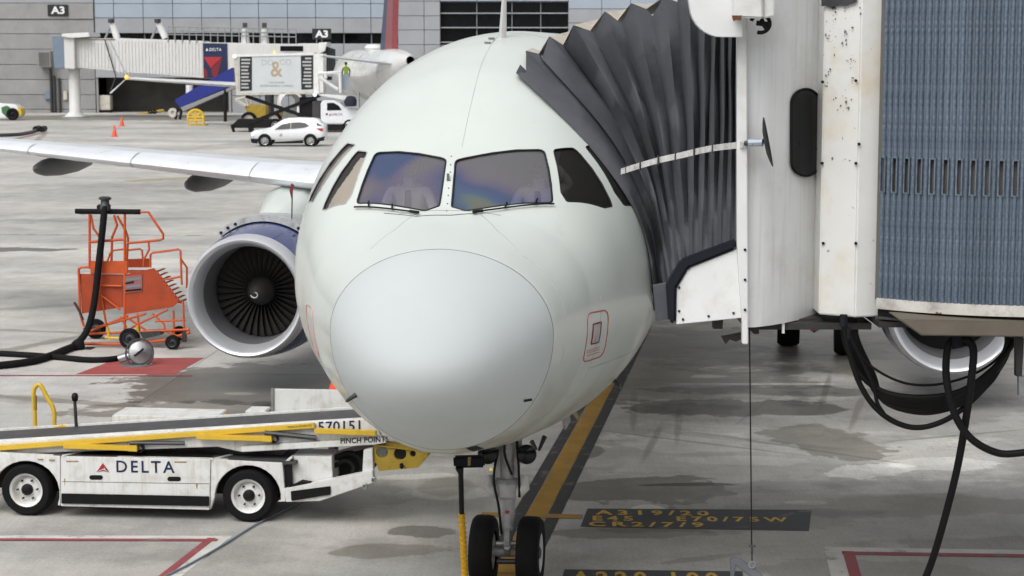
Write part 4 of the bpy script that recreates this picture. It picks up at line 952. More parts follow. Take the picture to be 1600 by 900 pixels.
_view = _G - np.array([0, 0, CAMZ]); _front = (_N * _view).sum(-1) < 0
_d = _view[..., 1] * CP - _view[..., 2] * SP
_PX = 800 + FPX * _view[..., 0] / _d; _PY = 450 - FPX * (_view[..., 1] * SP + _view[..., 2] * CP) / _d
def onhull(px, py):                      # station and angle of the hull point on a line of sight
    e = (_PX - px) ** 2 + (_PY - py) ** 2 + np.where(_front, 0, 1e6)
    i = np.unravel_index(np.argmin(e), e.shape); return float(_gs[i[0]]), float(_gt[i[1]])
def hullpoly(pts): return np.array([onhull(*p) for p in pts])
def roundpoly(P, r=.16, n=4):            # round the corners in (station, angle) space
    out = []; k = len(P)
    for i in range(k):
        a, b, c = P[i - 1], P[i], P[(i + 1) % k]
        p0 = b + (a - b) * min(r, .45); p1 = b + (c - b) * min(r, .45)
        for t in np.linspace(0, 1, n): out.append((1 - t) ** 2 * p0 + 2 * t * (1 - t) * b + t * t * p1)
    return np.array(out)
win_f = [hullpoly([(587, 239), (697, 249), (687, 322), (664, 330), (557, 318)]), hullpoly([(712, 250), (849, 235), (863, 318), (728, 330), (706, 323)])]
pw1 = hullpoly([(864, 234), (897, 231), (957, 322), (943, 325), (886, 315), (876, 301)])
pw2 = hullpoly([(913, 229), (938, 226), (1000, 322), (975, 321), (960, 300)])
mir = lambda P: np.stack([P[:, 0], np.sign(math.pi - P[:, 1]) * (math.pi - P[:, 1])], 1)
sw1 = hullpoly([(558, 236), (575, 238), (550, 305), (541, 318), (510, 328), (503, 328)]); sw2 = hullpoly([(543, 233), (551, 234), (497, 325), (488, 323)])
wins = [('windshield', roundpoly(win_f[0], .07), m_wind), ('windshield', roundpoly(win_f[1], .07), m_wind), ('side_window', roundpoly(pw1, .12), m_side), ('side_window', roundpoly(pw2, .12), m_side), ('side_window', roundpoly(sw1, .12), m_clear), ('side_window', roundpoly(mir(pw2), .12), m_clear)]
def hull_mat(name, base, belly, coat=.55, ro=0.0):
    m = bpy.data.materials.new(name); m.use_nodes = True; t = m.node_tree; n = t.nodes; L = t.links; p = n['Principled BSDF']
    p.inputs['Coat Weight'].default_value = coat; p.inputs['Coat Roughness'].default_value = .12; p.inputs['Roughness'].default_value = .38
    g = n.new('ShaderNodeNewGeometry'); tc = n.new('ShaderNodeTexCoord'); sp = n.new('ShaderNodeSeparateXYZ'); L.new(tc.outputs['Object'], sp.inputs[0])
    def nz(s, d, sc=(1, 1, 1)):
        mp = n.new('ShaderNodeMapping'); mp.inputs['Scale'].default_value = sc; L.new(tc.outputs['Object'], mp.inputs[0])
        q = n.new('ShaderNodeTexNoise'); q.inputs['Scale'].default_value = s; q.inputs['Detail'].default_value = d; q.inputs['Roughness'].default_value = .62; L.new(mp.outputs[0], q.inputs[0]); return q.outputs[0]
    def rg(v, a, b, c, d):
        r = n.new('ShaderNodeMapRange'); r.interpolation_type = 'SMOOTHSTEP'; L.new(v, r.inputs[0])
        for i, k in enumerate((a, b, c, d)): r.inputs[i + 1].default_value = k
        return r.outputs[0]
    def mixc(f, a, b):
        k = n.new('ShaderNodeMix'); k.data_type = 'RGBA'; L.new(f, k.inputs[0])
        for i, v in ((6, a), (7, b)):
            if isinstance(v, tuple): k.inputs[i].default_value = v
            else: L.new(v, k.inputs[i])
        return k.outputs[2]
    def mm(op, a, b):
        k = n.new('ShaderNodeMath'); k.operation = op
        for i, v in enumerate((a, b)):
            if isinstance(v, (int, float)): k.inputs[i].default_value = v
            else: L.new(v, k.inputs[i])
        return k.outputs[0]
    tone = mixc(rg(nz(.8, 5), .3, .7, 0, 1), tuple(c * .95 for c in base[:3]) + (1,), base)
    low = rg(mm('ADD', sp.outputs['Z'], mm('MULTIPLY', nz(1.6, 6), 1.1)), 2.35, 3.3, 1, 0)          # road film on the belly
    c = mixc(mm('MULTIPLY', low, mm('MULTIPLY', rg(nz(2.2, 8, (1, 1, 2.5)), .3, .62, .25, 1), belly)), tone, (.40, .36, .27, 1))
    c = mixc(mm('MULTIPLY', rg(nz(4.5, 8, (1, 1, .4)), .6, .74, 0, 1), .16), c, (.50, .48, .42, 1))   # faint runs and scuffs
    L.new(mixc(g.outputs['Backfacing'], c, (.03, .03, .032, 1)), p.inputs['Base Color'])
    L.new(rg(nz(3, 5), .3, .7, .32 + ro, .47 + ro), p.inputs['Roughness'])
    return m
m_hull = hull_mat('aircraft_white', (.615, .66, .63, 1), .95)
m_radome = hull_mat('radome_white', (.53, .57, .575, 1), .25, .0, .3)
m_radome.node_tree.nodes['Principled BSDF'].inputs['Specular IOR Level'].default_value = .2
SEAM = 1.15
def hullgrid(ss, tt):
    P = fus(np.array(ss)[:, None], np.array(tt)[None]); return P
fb_ = MB()
NT = 480; th = np.linspace(-math.pi, math.pi, NT + 1)[:-1]; ss = np.concatenate([[SEAM + .005], np.arange(SEAM + .02, 4.6, .015)])
SG, TG_ = np.meshgrid(ss, th, indexing='ij'); ST = np.stack([SG, TG_], -1)
def inpoly(P, x, y):
    ins = np.zeros(x.shape, bool); k = len(P)
    for i in range(k):
        (x0, y0), (x1, y1) = P[i - 1], P[i]
        cnd = ((y0 > y) != (y1 > y)); ins ^= cnd & (x < (x1 - x0) * (y - y0) / (y1 - y0 + 1e-12) + x0)
    return ins
KM = np.array([1.0, 1.5])
cell = np.full((len(ss) - 1, NT), -1)
cs = (SG[:-1] + SG[1:]) / 2; ctm = TG_[:-1] + math.pi / NT
for wi, (_, P, _m) in enumerate(wins): cell[inpoly(P, cs, ctm)] = wi
for wi, (_, P, _m) in enumerate(wins):
    msk = cell == wi
    vin = np.zeros(SG.shape, int); 
    for a in (0, 1):
        for b in (0, 1):
            vin[a:a + len(ss) - 1] += np.roll(msk, b, 1)
    edge = np.argwhere((vin > 0) & (vin < 4))
    A_ = P * KM; B_ = np.roll(P, -1, 0) * KM
    for i, j in edge:
        q = ST[i, j] * KM; d = B_ - A_; t = np.clip(((q - A_) * d).sum(1) / np.maximum((d * d).sum(1), 1e-12), 0, 1); pr = A_ + d * t[:, None]
        ST[i, j] = pr[np.argmin(((pr - q) ** 2).sum(1))] / KM
HP = fus(ST[..., 0], ST[..., 1])
def quads(mask, nrow, ncol):
    i, j = np.nonzero(mask); j2 = (j + 1) % ncol; return np.stack([i * ncol + j, i * ncol + j2, (i + 1) * ncol + j2, (i + 1) * ncol + j], 1)
def np_mesh(name, V, F, m, parent, smooth=180, label=None):
    used = np.unique(F); mp = np.zeros(len(V), int); mp[used] = np.arange(len(used)); V = V[used]; F = mp[F]
    V = V - np.array(air.location)
    me = bpy.data.meshes.new(name); me.from_pydata(V.tolist(), [], F.tolist()); me.materials.append(m)
    me.polygons.foreach_set('use_smooth', [True] * len(me.polygons)); me.update(); return link(name, me, parent, label)
F1 = quads(cell == -1, len(ss), NT)[:, ::-1]
th2 = np.linspace(-math.pi, math.pi, 161)[:-1]; s2 = np.concatenate([[4.585], np.linspace(4.9, 29, 50), np.linspace(29.6, 43.4, 24)])
P2 = fus(s2[:, None], th2[None]); F2 = quads(np.ones((len(s2) - 1, 160), bool), len(s2), 160)[:, ::-1] + HP.shape[0] * NT
V_ = np.concatenate([HP.reshape(-1, 3), P2.reshape(-1, 3)])
hull = np_mesh('fuselage', V_, np.concatenate([F1, F2]), m_hull, air)
s3 = np.concatenate([np.linspace(0, 1, 45) ** 2 * (SEAM - .006)]); th3 = np.linspace(-math.pi, math.pi, 193)[:-1]
P3 = fus(s3[:, None], th3[None]); radome = np_mesh('radome', P3.reshape(-1, 3), quads(np.ones((44, 192), bool), 45, 192)[:, ::-1], m_radome, air)
def hull_line(pts, r, m, name, parent, off=.0, closed=False, sub=6, n=6):
    """bead following the hull through (station, angle) points"""
    P = [np.array(p, float) for p in pts]; 
    if closed: P.append(P[0])
    o = []
    for a, b in zip(P[:-1], P[1:]):
        for k in range(sub): o.append(a + (b - a) * k / sub)
    if not closed: o.append(P[-1])
    o = np.array(o); q = fus(o[:, 0], o[:, 1]) + fnor(o[:, 0], o[:, 1]) * off
    return MB().tube(q, r, n, closed=closed).build(name, m, parent, frame=AF, smooth=60)
def hull_patch(P, m, name, parent, off=.003, k=8):
    """thin plate laid on the hull: P is a 4-sided (station, angle) outline"""
    rows = []
    for i in range(k + 1):
        f = i / k; a = P[0] + (P[3] - P[0]) * f; b = P[1] + (P[2] - P[1]) * f
        q = np.array([a + (b - a) * g / k for g in range(k + 1)]); rows.append([Vector(v) for v in fus(q[:, 0], q[:, 1]) + fnor(q[:, 0], q[:, 1]) * off])
    return MB().grid(rows).build(name, m, parent, frame=AF, smooth=60)
m_seal = mat('window_seal', (.012, .014, .014, 1), .6, var=.2)
m_seamc = mat('seam_grey', (.16, .17, .17, 1), .7, var=.2)
m_seaml = mat('seam_pale', (.40, .42, .41, 1), .6, var=.2)
HN = fnor(ST[..., 0], ST[..., 1])
for wi, (nm, P, m_) in enumerate(wins):
    pane = np_mesh(nm, (HP - HN * .014).reshape(-1, 3), quads(cell == wi, len(ss), NT)[:, ::-1], m_, air)
    if m_ is m_clear:                    # light sun shade drawn down inside, open at its rear edge
        ps = P[:, 0]; lim = .80 if wi == 4 else .92
        j_ = np.nonzero(cell == wi); sm_ = np.zeros_like(cell, bool)
        for jj in np.unique(j_[1]):
            ii = j_[0][j_[1] == jj]; k_ = max(1, int(len(ii) * lim)); sm_[ii[:k_], jj] = True
        np_mesh('sun_shade', (HP - HN * .04).reshape(-1, 3), quads(sm_, len(ss), NT)[:, ::-1], m_shade, pane)
    hull_line(P, .0095 if nm == 'windshield' else .007, m_seal if m_ is not m_clear else m_gear, 'window_seal', pane, .0, True, 3)
hull_line([(SEAM, a) for a in np.linspace(-math.pi, math.pi, 97)[:-1]], .0042, m_seamc, 'radome_seam', radome, -.0015, True, 2)
for pts, mm_ in (([(1.45, a) for a in np.linspace(-.3, .9, 12)], m_seaml), ([(2.2, a) for a in np.linspace(-1.2, .1, 14)], m_seaml), ([(3.6, a) for a in np.linspace(-1.4, .5, 20)], m_seaml), ([(s, -.42) for s in np.linspace(2.2, 7, 14)], m_seaml),
           ([(3.6, a) for a in np.linspace(math.pi - .5, math.pi + 1.3, 20)], m_seaml), ([(s, math.pi / 2) for s in np.linspace(2.75, 5, 10)], m_seaml), ([(2.0, a) for a in np.linspace(1.25, 1.9, 10)], m_seamc), ([(1.98, 1.75), (1.7, 1.95), (1.5, 2.2)], m_seaml), ([(1.98, 1.4), (1.7, 1.2), (1.5, .95)], m_seaml),
           ([(5.6, a) for a in np.linspace(.3, 2.8, 30)], m_seaml)):
    hull_line(pts, .0034, mm_, 'panel_line', hull, .0, False, 3, 4)
# wipers
for A_, B_, sg in (((655, 336), (556, 327), 1), ((738, 336), (864, 322), -1)):
    a, b = hullpoly([A_, B_])
    w_ = hull_line([a, a + (b - a) * .5, b], .0085, m_black, 'wiper', air, .03)
    m1 = a + (b - a) * .38; m2 = a + (b - a) * .75
    for q in (m1, m2): hull_line([q, q + np.array([.07, 0])], .009, m_black, 'wiper_arm', w_, .03, False, 2)
    hull_line([a, a + (b - a) * .12], .015, m_black, 'wiper_pivot', w_, .03, False, 2)
hull_line(hullpoly([(600, 333), (650, 338)]), .004, m_seamc, 'panel_line', hull, .002); hull_line(hullpoly([(650, 338), (704, 337), (745, 334)]), .005, m_seamc, 'panel_line', hull, .002)
# post fittings
fit = MB()
for y in np.linspace(245, 330, 8):
    s, a = onhull(705.5 - (y - 245) * .08, y); q = Vector(fus(s, a)); fit.box(q + Vector(fnor(s, a)) * .001, (.012, .012, .012))
s, a = onhull(701, 280); fit.box(Vector(fus(s, a)) + Vector(fnor(s, a)) * .02, (.025, .03, .07))
fit.build('post_fitting', m_seamc, air, frame=AF)
# pressure port plate
q = roundpoly(hullpoly([(917, 490), (950, 484), (941, 556), (909, 567)]), .2, 5)
m_outl = mat('faded_red_print', (.45, .09, .09, 1), .6)
pp = hull_line(q, .007, m_outl, 'static_port_outline', air, .001, True, 2, 4)
pq = hullpoly([(927, 507), (939, 503), (935, 535), (923, 538)]); hull_patch(pq, m_gear, 'port_plate', pp, .004); hull_line(pq, .008, m_dred, 'port_edge', pp, .003, True, 3, 4)
m_rp = mat('pale_red_print', (.55, .25, .23, 1), .6)
for y in (546, 550, 554): hull_line(hullpoly([(917, y + 2), (936, y - 4)]), .005, m_rp, 'port_note', pp, .001, False, 2, 4)
q = roundpoly(mir(hullpoly([(917, 490), (950, 484), (941, 556), (909, 567)])), .2, 5); hull_line(q, .006, m_rp, 'static_port_outline', air, .001, True, 2, 4)
# probes and vents
def probe(px, py, dx, dz, ln=.16, m=m_dsteel):
    s, a = onhull(px, py); q = Vector(fus(s, a)); nrm = Vector(fnor(s, a))
    MB().tube([q - nrm * .02, q + nrm * .07, q + nrm * .09 - AX * ln * .5, q + nrm * .09 - AX * ln], [.025, .018, .014, .008], 8).build('probe', m, air, frame=AF, smooth=60)
probe(963, 598, 0, 0); probe(902, 652, 0, 0, .18, m_gold); probe(556, 617, 0, 0, .05)
hull_patch(hullpoly([(818, 624), (831, 622), (831, 626), (818, 628)]), m_black, 'drain_slot', hull, .004, 2)
for x, y in ((762, 67), (768, 60)):
    hull_patch(hullpoly([(x - 5, y - 1.2), (x + 5, y - 1.2), (x + 5, y + 1.2), (x - 5, y + 1.2)]), m_seamc, 'crown_vent', hull, .003, 2)
hull_patch(hullpoly([(728, 700), (745, 696), (757, 700), (740, 705)]), m_black, 'belly_vent', hull, .004, 3)
# blade aerial on the crown
q = Vector(fus(5.0, math.pi / 2)) + PT * .0; q = Vector((at(786, 46, q.y).x, q.y, q.z))
rows = []
for f in np.linspace(0, 1, 7):
    c = q + Vector((0, 0, -.03 + f * .62)) + AX * (f * .16); ch = .30 * (1 - .55 * f); tk = .042 * (1 - .6 * f)
    rows.append([c - AX * ch / 2, c - AX * ch * .2 + PT * tk, c + AX * ch * .2 + PT * tk * .7, c + AX * ch / 2, c + AX * ch * .2 - PT * tk * .7, c - AX * ch * .2 - PT * tk])
b = MB().grid(rows, closed=True); b.poly(rows[-1]); b.build('antenna', m_white, air, frame=AF, smooth=40)
# tail fin, hidden by the crown from the front
MB().prism([NOSE + AX * 37.0 + Vector((0, 0, 5.5)), NOSE + AX * 42.6 + Vector((0, 0, 5.6)), NOSE + AX * 44.4 + Vector((0, 0, 11.6)), NOSE + AX * 42.0 + Vector((0, 0, 11.6))], PT * .3).build('tail_fin', m_blue, air, frame=AF)

# flight deck
def ac(s, u, z): return NOSE + AX * s + PT * u + Vector((0, 0, z))
fd = MB()
def abox(mb, s0, s1, u0, u1, z0, z1):
    p = [ac(s, u, z) for s in (s0, s1) for u in (u0, u1) for z in (z0, z1)]
    return mb.add(p, [(0, 1, 3, 2), (4, 6, 7, 5), (0, 4, 5, 1), (2, 3, 7, 6), (0, 2, 6, 4), (1, 5, 7, 3)])
abox(fd, 2.7, 4.6, -1.3, 1.3, 3.28, 3.33); abox(fd, 4.5, 4.56, -1.35, 1.35, 3.33, 5.05)
fd = fd.build('flight_deck', m_interior, air, frame=AF)
gs = abox(MB(), 2.2, 2.75, -.86, .74, 3.9, 4.12).build('glareshield', m_black, fd, frame=AF, bevel=.04)
abox(MB(), 2.8, 3.9, -.22, .22, 3.34, 3.85).build('pedestal', m_interior, fd, frame=AF)
abox(MB(), 4.48, 4.5, .05, .75, 3.5, 5.1).build('flight_deck_door', m_seat, fd, frame=AF)
for u in (-.72, .60):
    st = abox(MB(), 3.22, 3.72, u - .26, u + .26, 3.62, 3.76); 
    st = st.build('seat', m_seat, air, frame=AF, bevel=.05)
    abox(MB(), 3.66, 3.80, u - .25, u + .25, 3.78, 4.42).build('seat_back', m_seat, st, frame=AF, bevel=.05); abox(MB(), 3.68, 3.79, u - .13, u + .13, 4.45, 4.62).build('headrest', m_seat, st, frame=AF, bevel=.04)
    abox(MB(), 3.38, 3.58, u - .12, u + .12, 3.33, 3.615).build('seat_pedestal', m_dsteel, st, frame=AF)
seated = dict(pelvis=(0, .05, .48), waist=(0, .04, .62), chest=(0, .02, .84), neck=(0, .0, 1.01), jaw=(0, -.02, 1.10), crown=(0, -.01, 1.24), shl=(-.19, .0, .95), ell=(-.27, -.08, .70), wrl=(-.18, -.32, .66), hal=(-.17, -.39, .67),
              shr=(.19, .0, .95), elr=(.27, -.08, .70), wrr=(.18, -.32, .66), har=(.17, -.39, .67), hil=(-.1, 0, .46), knl=(-.13, -.42, .48), anl=(-.13, -.40, .10), tol=(-.13, -.56, .05), hir=(.1, 0, .46), knr=(.13, -.42, .48), anr=(.13, -.40, .10), tor=(.13, -.56, .05))
def uniform(t, J, hc_):
    n_ = Vector(J['neck'])
    MB().prism([n_ + Vector((-.025, -.095, -.06)), n_ + Vector((.025, -.095, -.06)), n_ + Vector((.04, -.125, -.32)), n_ + Vector((0, -.13, -.38)), n_ + Vector((-.04, -.125, -.32))], (0, -.012, 0)).build('necktie', m_navyc, t)
    MB().tube([n_ + Vector((.06 * math.sin(a), -.065 * math.cos(a), -.03)) for a in np.linspace(0, 6.283, 13)[:-1]], .022, 6, closed=True).build('collar', m_shirt, t)
    for k in (-1, 1): MB().box(n_ + Vector((k * .14, -.01, -.025)), (.11, .06, .016), Matrix.Rotation(k * .35, 3, 'Y')).build('epaulette', m_gold, t)
person('pilot in white shirt and dark tie seated behind the left hand windshield', ac(3.42, -.72, 3.33), -HD, seated, m_shirt, extra=uniform)
s2_ = dict(seated); s2_.update(elr=(.33, -.05, 1.02), wrr=(.22, -.22, 1.2), har=(.18, -.26, 1.26))
person('pilot in white shirt with one arm raised behind the right hand windshield', ac(3.42, .60, 3.33), -HD, s2_, m_shirt, extra=uniform)

# nose gear
g0 = gnd(792.5, 917); gc_ = Vector((g0.x, g0.y, 0)); WR = .385
ng = MB(); ng.tube([gc_ + Vector((0, .10, 1.95)), gc_ + Vector((0, .05, 1.15))], [.115, .105], 16); ng.tube([gc_ + Vector((0, .05, 1.16)), gc_ + Vector((0, .0, .62))], .085, 16); ng.tube([gc_ + Vector((0, 0, .62)), gc_ + Vector((0, 0, WR))], .06, 12)
ng = ng.build('nose_gear', m_gear, air, frame=AF, smooth=50)
MB().lathe([(.09, 0), (.16, .02), (.16, .16), (.12, .2), (.09, .2)], gc_ + Vector((0, .03, .98)), (0, 0, 1), 20).build('steering_collar', m_gear, ng, frame=AF, smooth=40)
for k in (-1, 1): MB().tube([gc_ + Vector((k * .10, -.03, 1.02)), gc_ + Vector((k * .17, -.05, 1.10)), gc_ + Vector((k * .19, -.02, 1.22))], [.07, .075, .04], 10).build('steering_jack', m_white if k > 0 else m_gear, ng, frame=AF, smooth=50)
for k in (-1, 1):
    MB().prism([gc_ + Vector((k * .085, -.06, 1.95)), gc_ + Vector((k * .19, -.02, 1.95)), gc_ + Vector((k * .13, -.04, 1.2)), gc_ + Vector((k * .07, -.06, 1.2))], (0, .07, 0)).build('gear_fairing', m_gear, ng, frame=AF)
    c = gc_ + Vector((k * .205, -.16, 1.47))
    lp = MB().lathe([(.03, .16), (.085, .12), (.105, .03), (.105, 0)], c, (0, 1, 0), 18).build('taxi_lamp', m_dsteel, ng, frame=AF, smooth=50); MB().lathe([(.1, .005), (.06, -.015), (0, -.02)], c, (0, 1, 0), 18).build('lens', m_glassdk, lp, frame=AF, smooth=60)
    MB().tube([c + Vector((0, .08, 0)), gc_ + Vector((k * .1, .03, 1.45))], .03, 8).build('lamp_arm', m_dsteel, ng, frame=AF)
MB().lathe([(.0, -.02), (.016, -.012), (.018, 0), (0, .01)], gc_ + Vector((-.17, -.1, 1.30)), (0, 1, 0), 10).build('indicator_lamp', m_amber, ng, frame=AF)
MB().tube([gc_ + Vector((0, -.12, .86)), gc_ + Vector((0, -.125, .83))], .024, 10).build('red_tag', m_red, ng, frame=AF)
for a, b in (((0, -.06, .64), (0, -.24, .50)), ((0, -.24, .50), (0, -.06, .38))): MB().tube([gc_ + Vector(a), gc_ + Vector(b)], .035, 6).build('torque_link', m_gear, ng, frame=AF)
MB().tube([gc_ + PT * -.36 + Vector((0, 0, WR)), gc_ + PT * .36 + Vector((0, 0, WR))], .055, 12).build('axle', m_gear, ng, frame=AF, smooth=50)
MB().tube([gc_ + Vector((-.12, -.10, .50)), gc_ + Vector((.12, -.10, .50))], .03, 8).build('tow_lug', m_steel, ng, frame=AF); MB().tube([gc_ + Vector((-.11, -.08, .30)), gc_ + Vector((.11, -.08, .30))], .03, 8).build('tow_lug', m_dsteel, ng, frame=AF)
for pth in ([(-.10, -.05, 1.5), (-.14, -.12, 1.2), (-.09, -.1, .9), (-.06, -.09, .6)], [(.1, -.05, 1.6), (.12, -.12, 1.35), (.13, -.1, 1.0)], [(.02, -.12, 1.8), (-.03, -.13, 1.5), (.05, -.14, 1.25)]):
    MB().tube(spline([gc_ + Vector(p) for p in pth], 6), .014, 6).build('hydraulic_hose', m_black, ng, frame=AF, smooth=60)
MB().tube([gc_ + Vector((0, .1, 1.4)), gc_ + Vector((0, 1.3, 1.9))], .05, 8).build('drag_brace', m_gear, ng, frame=AF)
def aw(c, ax, r, w, par, name, hubm): return wheel(name, AF.loc(c), ax, r, w, par, hubm=hubm, bolts=8, rr=.56)
for k in (-1, 1): aw(gc_ + PT * (k * .25) + Vector((0, 0, WR)), PT * k, WR, .235, air, 'nose_wheel', m_white)
# open gear doors and belly aerials beside the leg
for k in (-1, 1):
    p = gc_ + PT * (k * .42) + AX * 1.0; MB().prism([p + Vector((0, 0, 1.85)), p + AX * .7 + Vector((0, 0, 1.85)), p + AX * .6 + Vector((k * .06, 0, 1.5)), p + AX * .1 + Vector((k * .06, 0, 1.5))], PT * .02).build('gear_door', m_gear, air, frame=AF)
for x0, y0, x1, y1 in ((831, 690, 838, 702), (851, 682, 842, 704)): MB().tube([at(x0, y0, 21.6), at(x1, y1, 21.5)], [.03, .016], 6).build('belly_aerial', m_dsteel, air, frame=AF)

# main gear
for k, d_ in ((1, 36.4), (-1, None)):
    if k > 0: cs_ = [Vector((at(x, 540, d_ + .0).x, d_ - (x - 1275) * .0004 * 37, 0)) for x in (1238, 1313)]
    else: cs_ = [c - PT * 7.6 for c in cs_]
    mid = (cs_[0] + cs_[1]) / 2
    mg = MB().tube([mid + Vector((0, 0, .55)), mid + Vector((0, .1, 2.6))], [.12, .16], 14).build('main_gear', m_gear, air, frame=AF, smooth=50); MB().tube([cs_[0] + Vector((0, 0, .58)), cs_[1] + Vector((0, 0, .58))], .09, 10).build('axle', m_gear, mg, frame=AF)
    for c, q in zip(cs_, (-1, 1)): aw(c + Vector((0, 0, .58)), PT * q, .58, .43, air, 'main_wheel', m_gear)

# engines
EC = at(382, 466, 31.4); ES = (EC - NOSE).dot(AX); EU = (EC - NOSE).dot(PT)
def engine(u, blades):
    c = NOSE + AX * ES + PT * u; c.z = EC.z
    en = MB().lathe([(1.035, .30), (1.085, .6), (1.14, 1.2), (1.15, 1.8), (1.10, 2.6), (.96, 3.5), (.80, 4.1), (.78, 4.1), (.8, 3.2)], c, AX, 64).build('engine', m_nac, air, frame=AF, smooth=60)
    MB().lathe([(1.038, .32), (1.035, .24), (1.02, .12), (.995, .04), (.962, .0), (.93, .015), (.90, .07), (.86, .18), (.835, .30), (.825, .40)], c, AX, 96).build('inlet_lip', m_lip, en, frame=AF, smooth=60)
    MB().lathe([(.823, .40), (.81, .7), (.80, .95), (.80, 1.25)], c, AX, 64).build('inlet_liner', m_liner, en, frame=AF, smooth=60)
    MB().lathe([(.0, 1.3), (.86, 1.3)], c, AX, 48).build('fan_backing', m_black, en, frame=AF)
    MB().lathe([(0, .60), (.04, .62), (.13, .75), (.21, .92), (.24, 1.0), (.245, 1.25)], c, AX, 40).build('spinner', m_spin, en, frame=AF, smooth=50)
    if not blades: return en, c
    upv = Vector((0, 0, 1)); wv = AX.cross(upv)
    rows = []
    for f in np.linspace(0, 1, 7):
        r = .24 + f * .545; ang = R(20 + 38 * f); ch = .13 + .08 * f; d = AX * math.cos(ang) + wv * math.sin(ang); nn = AX.cross(d).cross(d).normalized() * .008
        cc = upv * r + AX * (1.08 - .05 * math.sin(f * 3.1))
        rows.append([cc - d * ch / 2, cc + nn, cc + d * ch / 2, cc - nn])
    bm_ = MB().grid(rows, closed=True); bo = bm_.build('fan_blade', m_fan, en, smooth=60); lc = AF.loc(c)
    for i in range(36):
        o = bo if i == 0 else link('fan_blade', bo.data, en)
        o.matrix_local = Matrix.Translation(lc) @ Matrix.Rotation(2 * math.pi * i / 36 + .04, 4, AX)
    sp = []
    for i in range(10):
        a = .5 + i * .42; r = .02 + .0085 * i; h = .60 + r * .55 
        sp.append(c + AX * (np.interp(r, [0, .04, .14, .23], [.60, .62, .76, .95]) - .004) + (upv * math.cos(a) + wv * math.sin(a)) * r)
    MB().tube(sp, [.008 + .0008 * i for i in range(10)], 6).build('spinner_mark', m_white, en, frame=AF)
    return en, c
en1, ec1 = engine(EU, True); en2, ec2 = engine(-EU, False)
# cowl doors and pylon of the near engine
for en_, ec_, sgn in ((en1, ec1, 1), (en2, ec2, -1)):
    rows = []; up = Vector((0, 0, 1)); wv = PT
    cd_ = MB()
    for rr, hh in ((1.165, 1.25), (1.27, 1.25), (1.27, 3.0), (1.165, 3.0), (1.165, 1.25)):
        rows.append([ec_ + AX * hh + (up * math.sin(a) + wv * math.cos(a)) * (rr * (.985 if hh > 2 else 1)) for a in np.linspace(R(25), R(131), 26)])
    cd_.grid(rows); cd_.poly([r[0] for r in rows[:4]]); cd_.poly([r[-1] for r in rows[:4]])
    cd_ = cd_.build('fan_cowl_door', m_gear, en_, frame=AF, smooth=35)
    for a in (60, 114, 121, 128): MB().lathe([(.026, 0), (.026, -.02), (0, -.022)], ec_ + AX * 1.25 + (up * math.sin(R(a)) + wv * math.cos(R(a))) * 1.218, AX, 10).build('latch_bolt', m_black, en_, frame=AF)
    py_ = MB(); rows = []
    for f in np.linspace(0, 1, 9):
        s = 1.7 + f * 3.4; zt = 1.22 + .42 * math.sin(min(f * 1.4, 1) * math.pi / 2); wd = .10 + .40 * math.sqrt(min(f * 2.0, 1)); c = ec_ + AX * s
        rows.append([c + PT * a + up * z for a, z in ((-wd * 1.5, .9), (-wd, zt - .1), (-wd * .5, zt), (wd * .5, zt), (wd, zt - .1), (wd * 1.5, .9))])
    py_.grid(rows); py_.poly(rows[0]); py_.build('pylon', m_hull, en_, frame=AF, smooth=50)
s0 = ec1 + AX * 1.45 + Vector((.43, 0, 1.17))
MB().tube([s0, s0 + Vector((.02, 0, .62))], .012, 6).build('streamer_pin', m_dsteel, air, frame=AF)
MB().prism([s0 + Vector((.0, -.01, .36)), s0 + Vector((.05, -.01, .60)), s0 + Vector((.0, -.01, .63)), s0 + Vector((-.03, -.01, .5))], (0, .012, 0)).build('streamer', m_dred, air, frame=AF)

# wings
def wing(k):
    def sec(u, c0, c1, prf, grow=0.0):
        ch = float(np.interp(u, [1.6, 6.4, 17.2], [6.6, 4.3, 1.6])); sl = 15.9 + max(u - 1.98, -.3) * .515; z = 3.13 + (u - 2) * .054; tk = ch * float(np.interp(u, [2, 17], [.115, .095])) * .5
        out = []
        for x, y in prf: out.append(ac(sl + x * ch - grow, k * u, z + .10 * ch * .1 + y * tk * (1.09 if grow else 1)))
        return out
    af = [(1, .0), (.8, .38), (.55, .8), (.35, 1.0), (.2, .93), (.1, .72), (.04, .46), (.01, .22), (0, .0), (.01, -.2), (.04, -.38), (.1, -.58), (.2, -.78), (.35, -.85), (.55, -.6), (.8, -.2)]
    us = np.linspace(1.6, 17.2, 27)
    b = MB().grid([sec(u, 0, 1, af) for u in us], closed=True); b.poly(sec(17.2, 0, 1, af)); w = b.build('wing', m_wing, air, frame=AF, smooth=50)
    lead = [(.17, .90), (.1, .735), (.04, .48), (.01, .24), (-.004, 0), (.01, -.22), (.04, -.40), (.085, -.56)]
    for a0, a1 in ((2.3, 4.7), (6.6, 9.3), (9.34, 11.9), (11.94, 14.4), (14.44, 16.9)):
        MB().grid([sec(u, 0, 1, lead, .012) for u in np.linspace(a0, a1, 6)]).build('slat', m_alu, w, frame=AF, smooth=60)
    MB().grid([sec(u, 0, 1, lead, .010) for u in np.linspace(4.72, 6.58, 5)]).build('slat', m_alu, w, frame=AF, smooth=60)
    for u, z_ in ((11.9, 0), (8.3, 0)):
        ch = float(np.interp(u, [1.6, 6.4, 17.2], [6.6, 4.3, 1.6])); c = ac(15.9 + (u - 1.98) * .515 + ch * .55, k * u, 3.13 + (u - 2) * .054 - .32)
        MB().lathe([(0, -1.4), (.10, -1.2), (.17, -.8), (.21, 0), (.19, .9), (.11, 1.7), (0, 2.1)], c + Vector((0, 0, -.02)), AX, 20).build('flap_fairing', m_wingund, w, frame=AF, smooth=60)
    return w
wing(-1); wing(1)

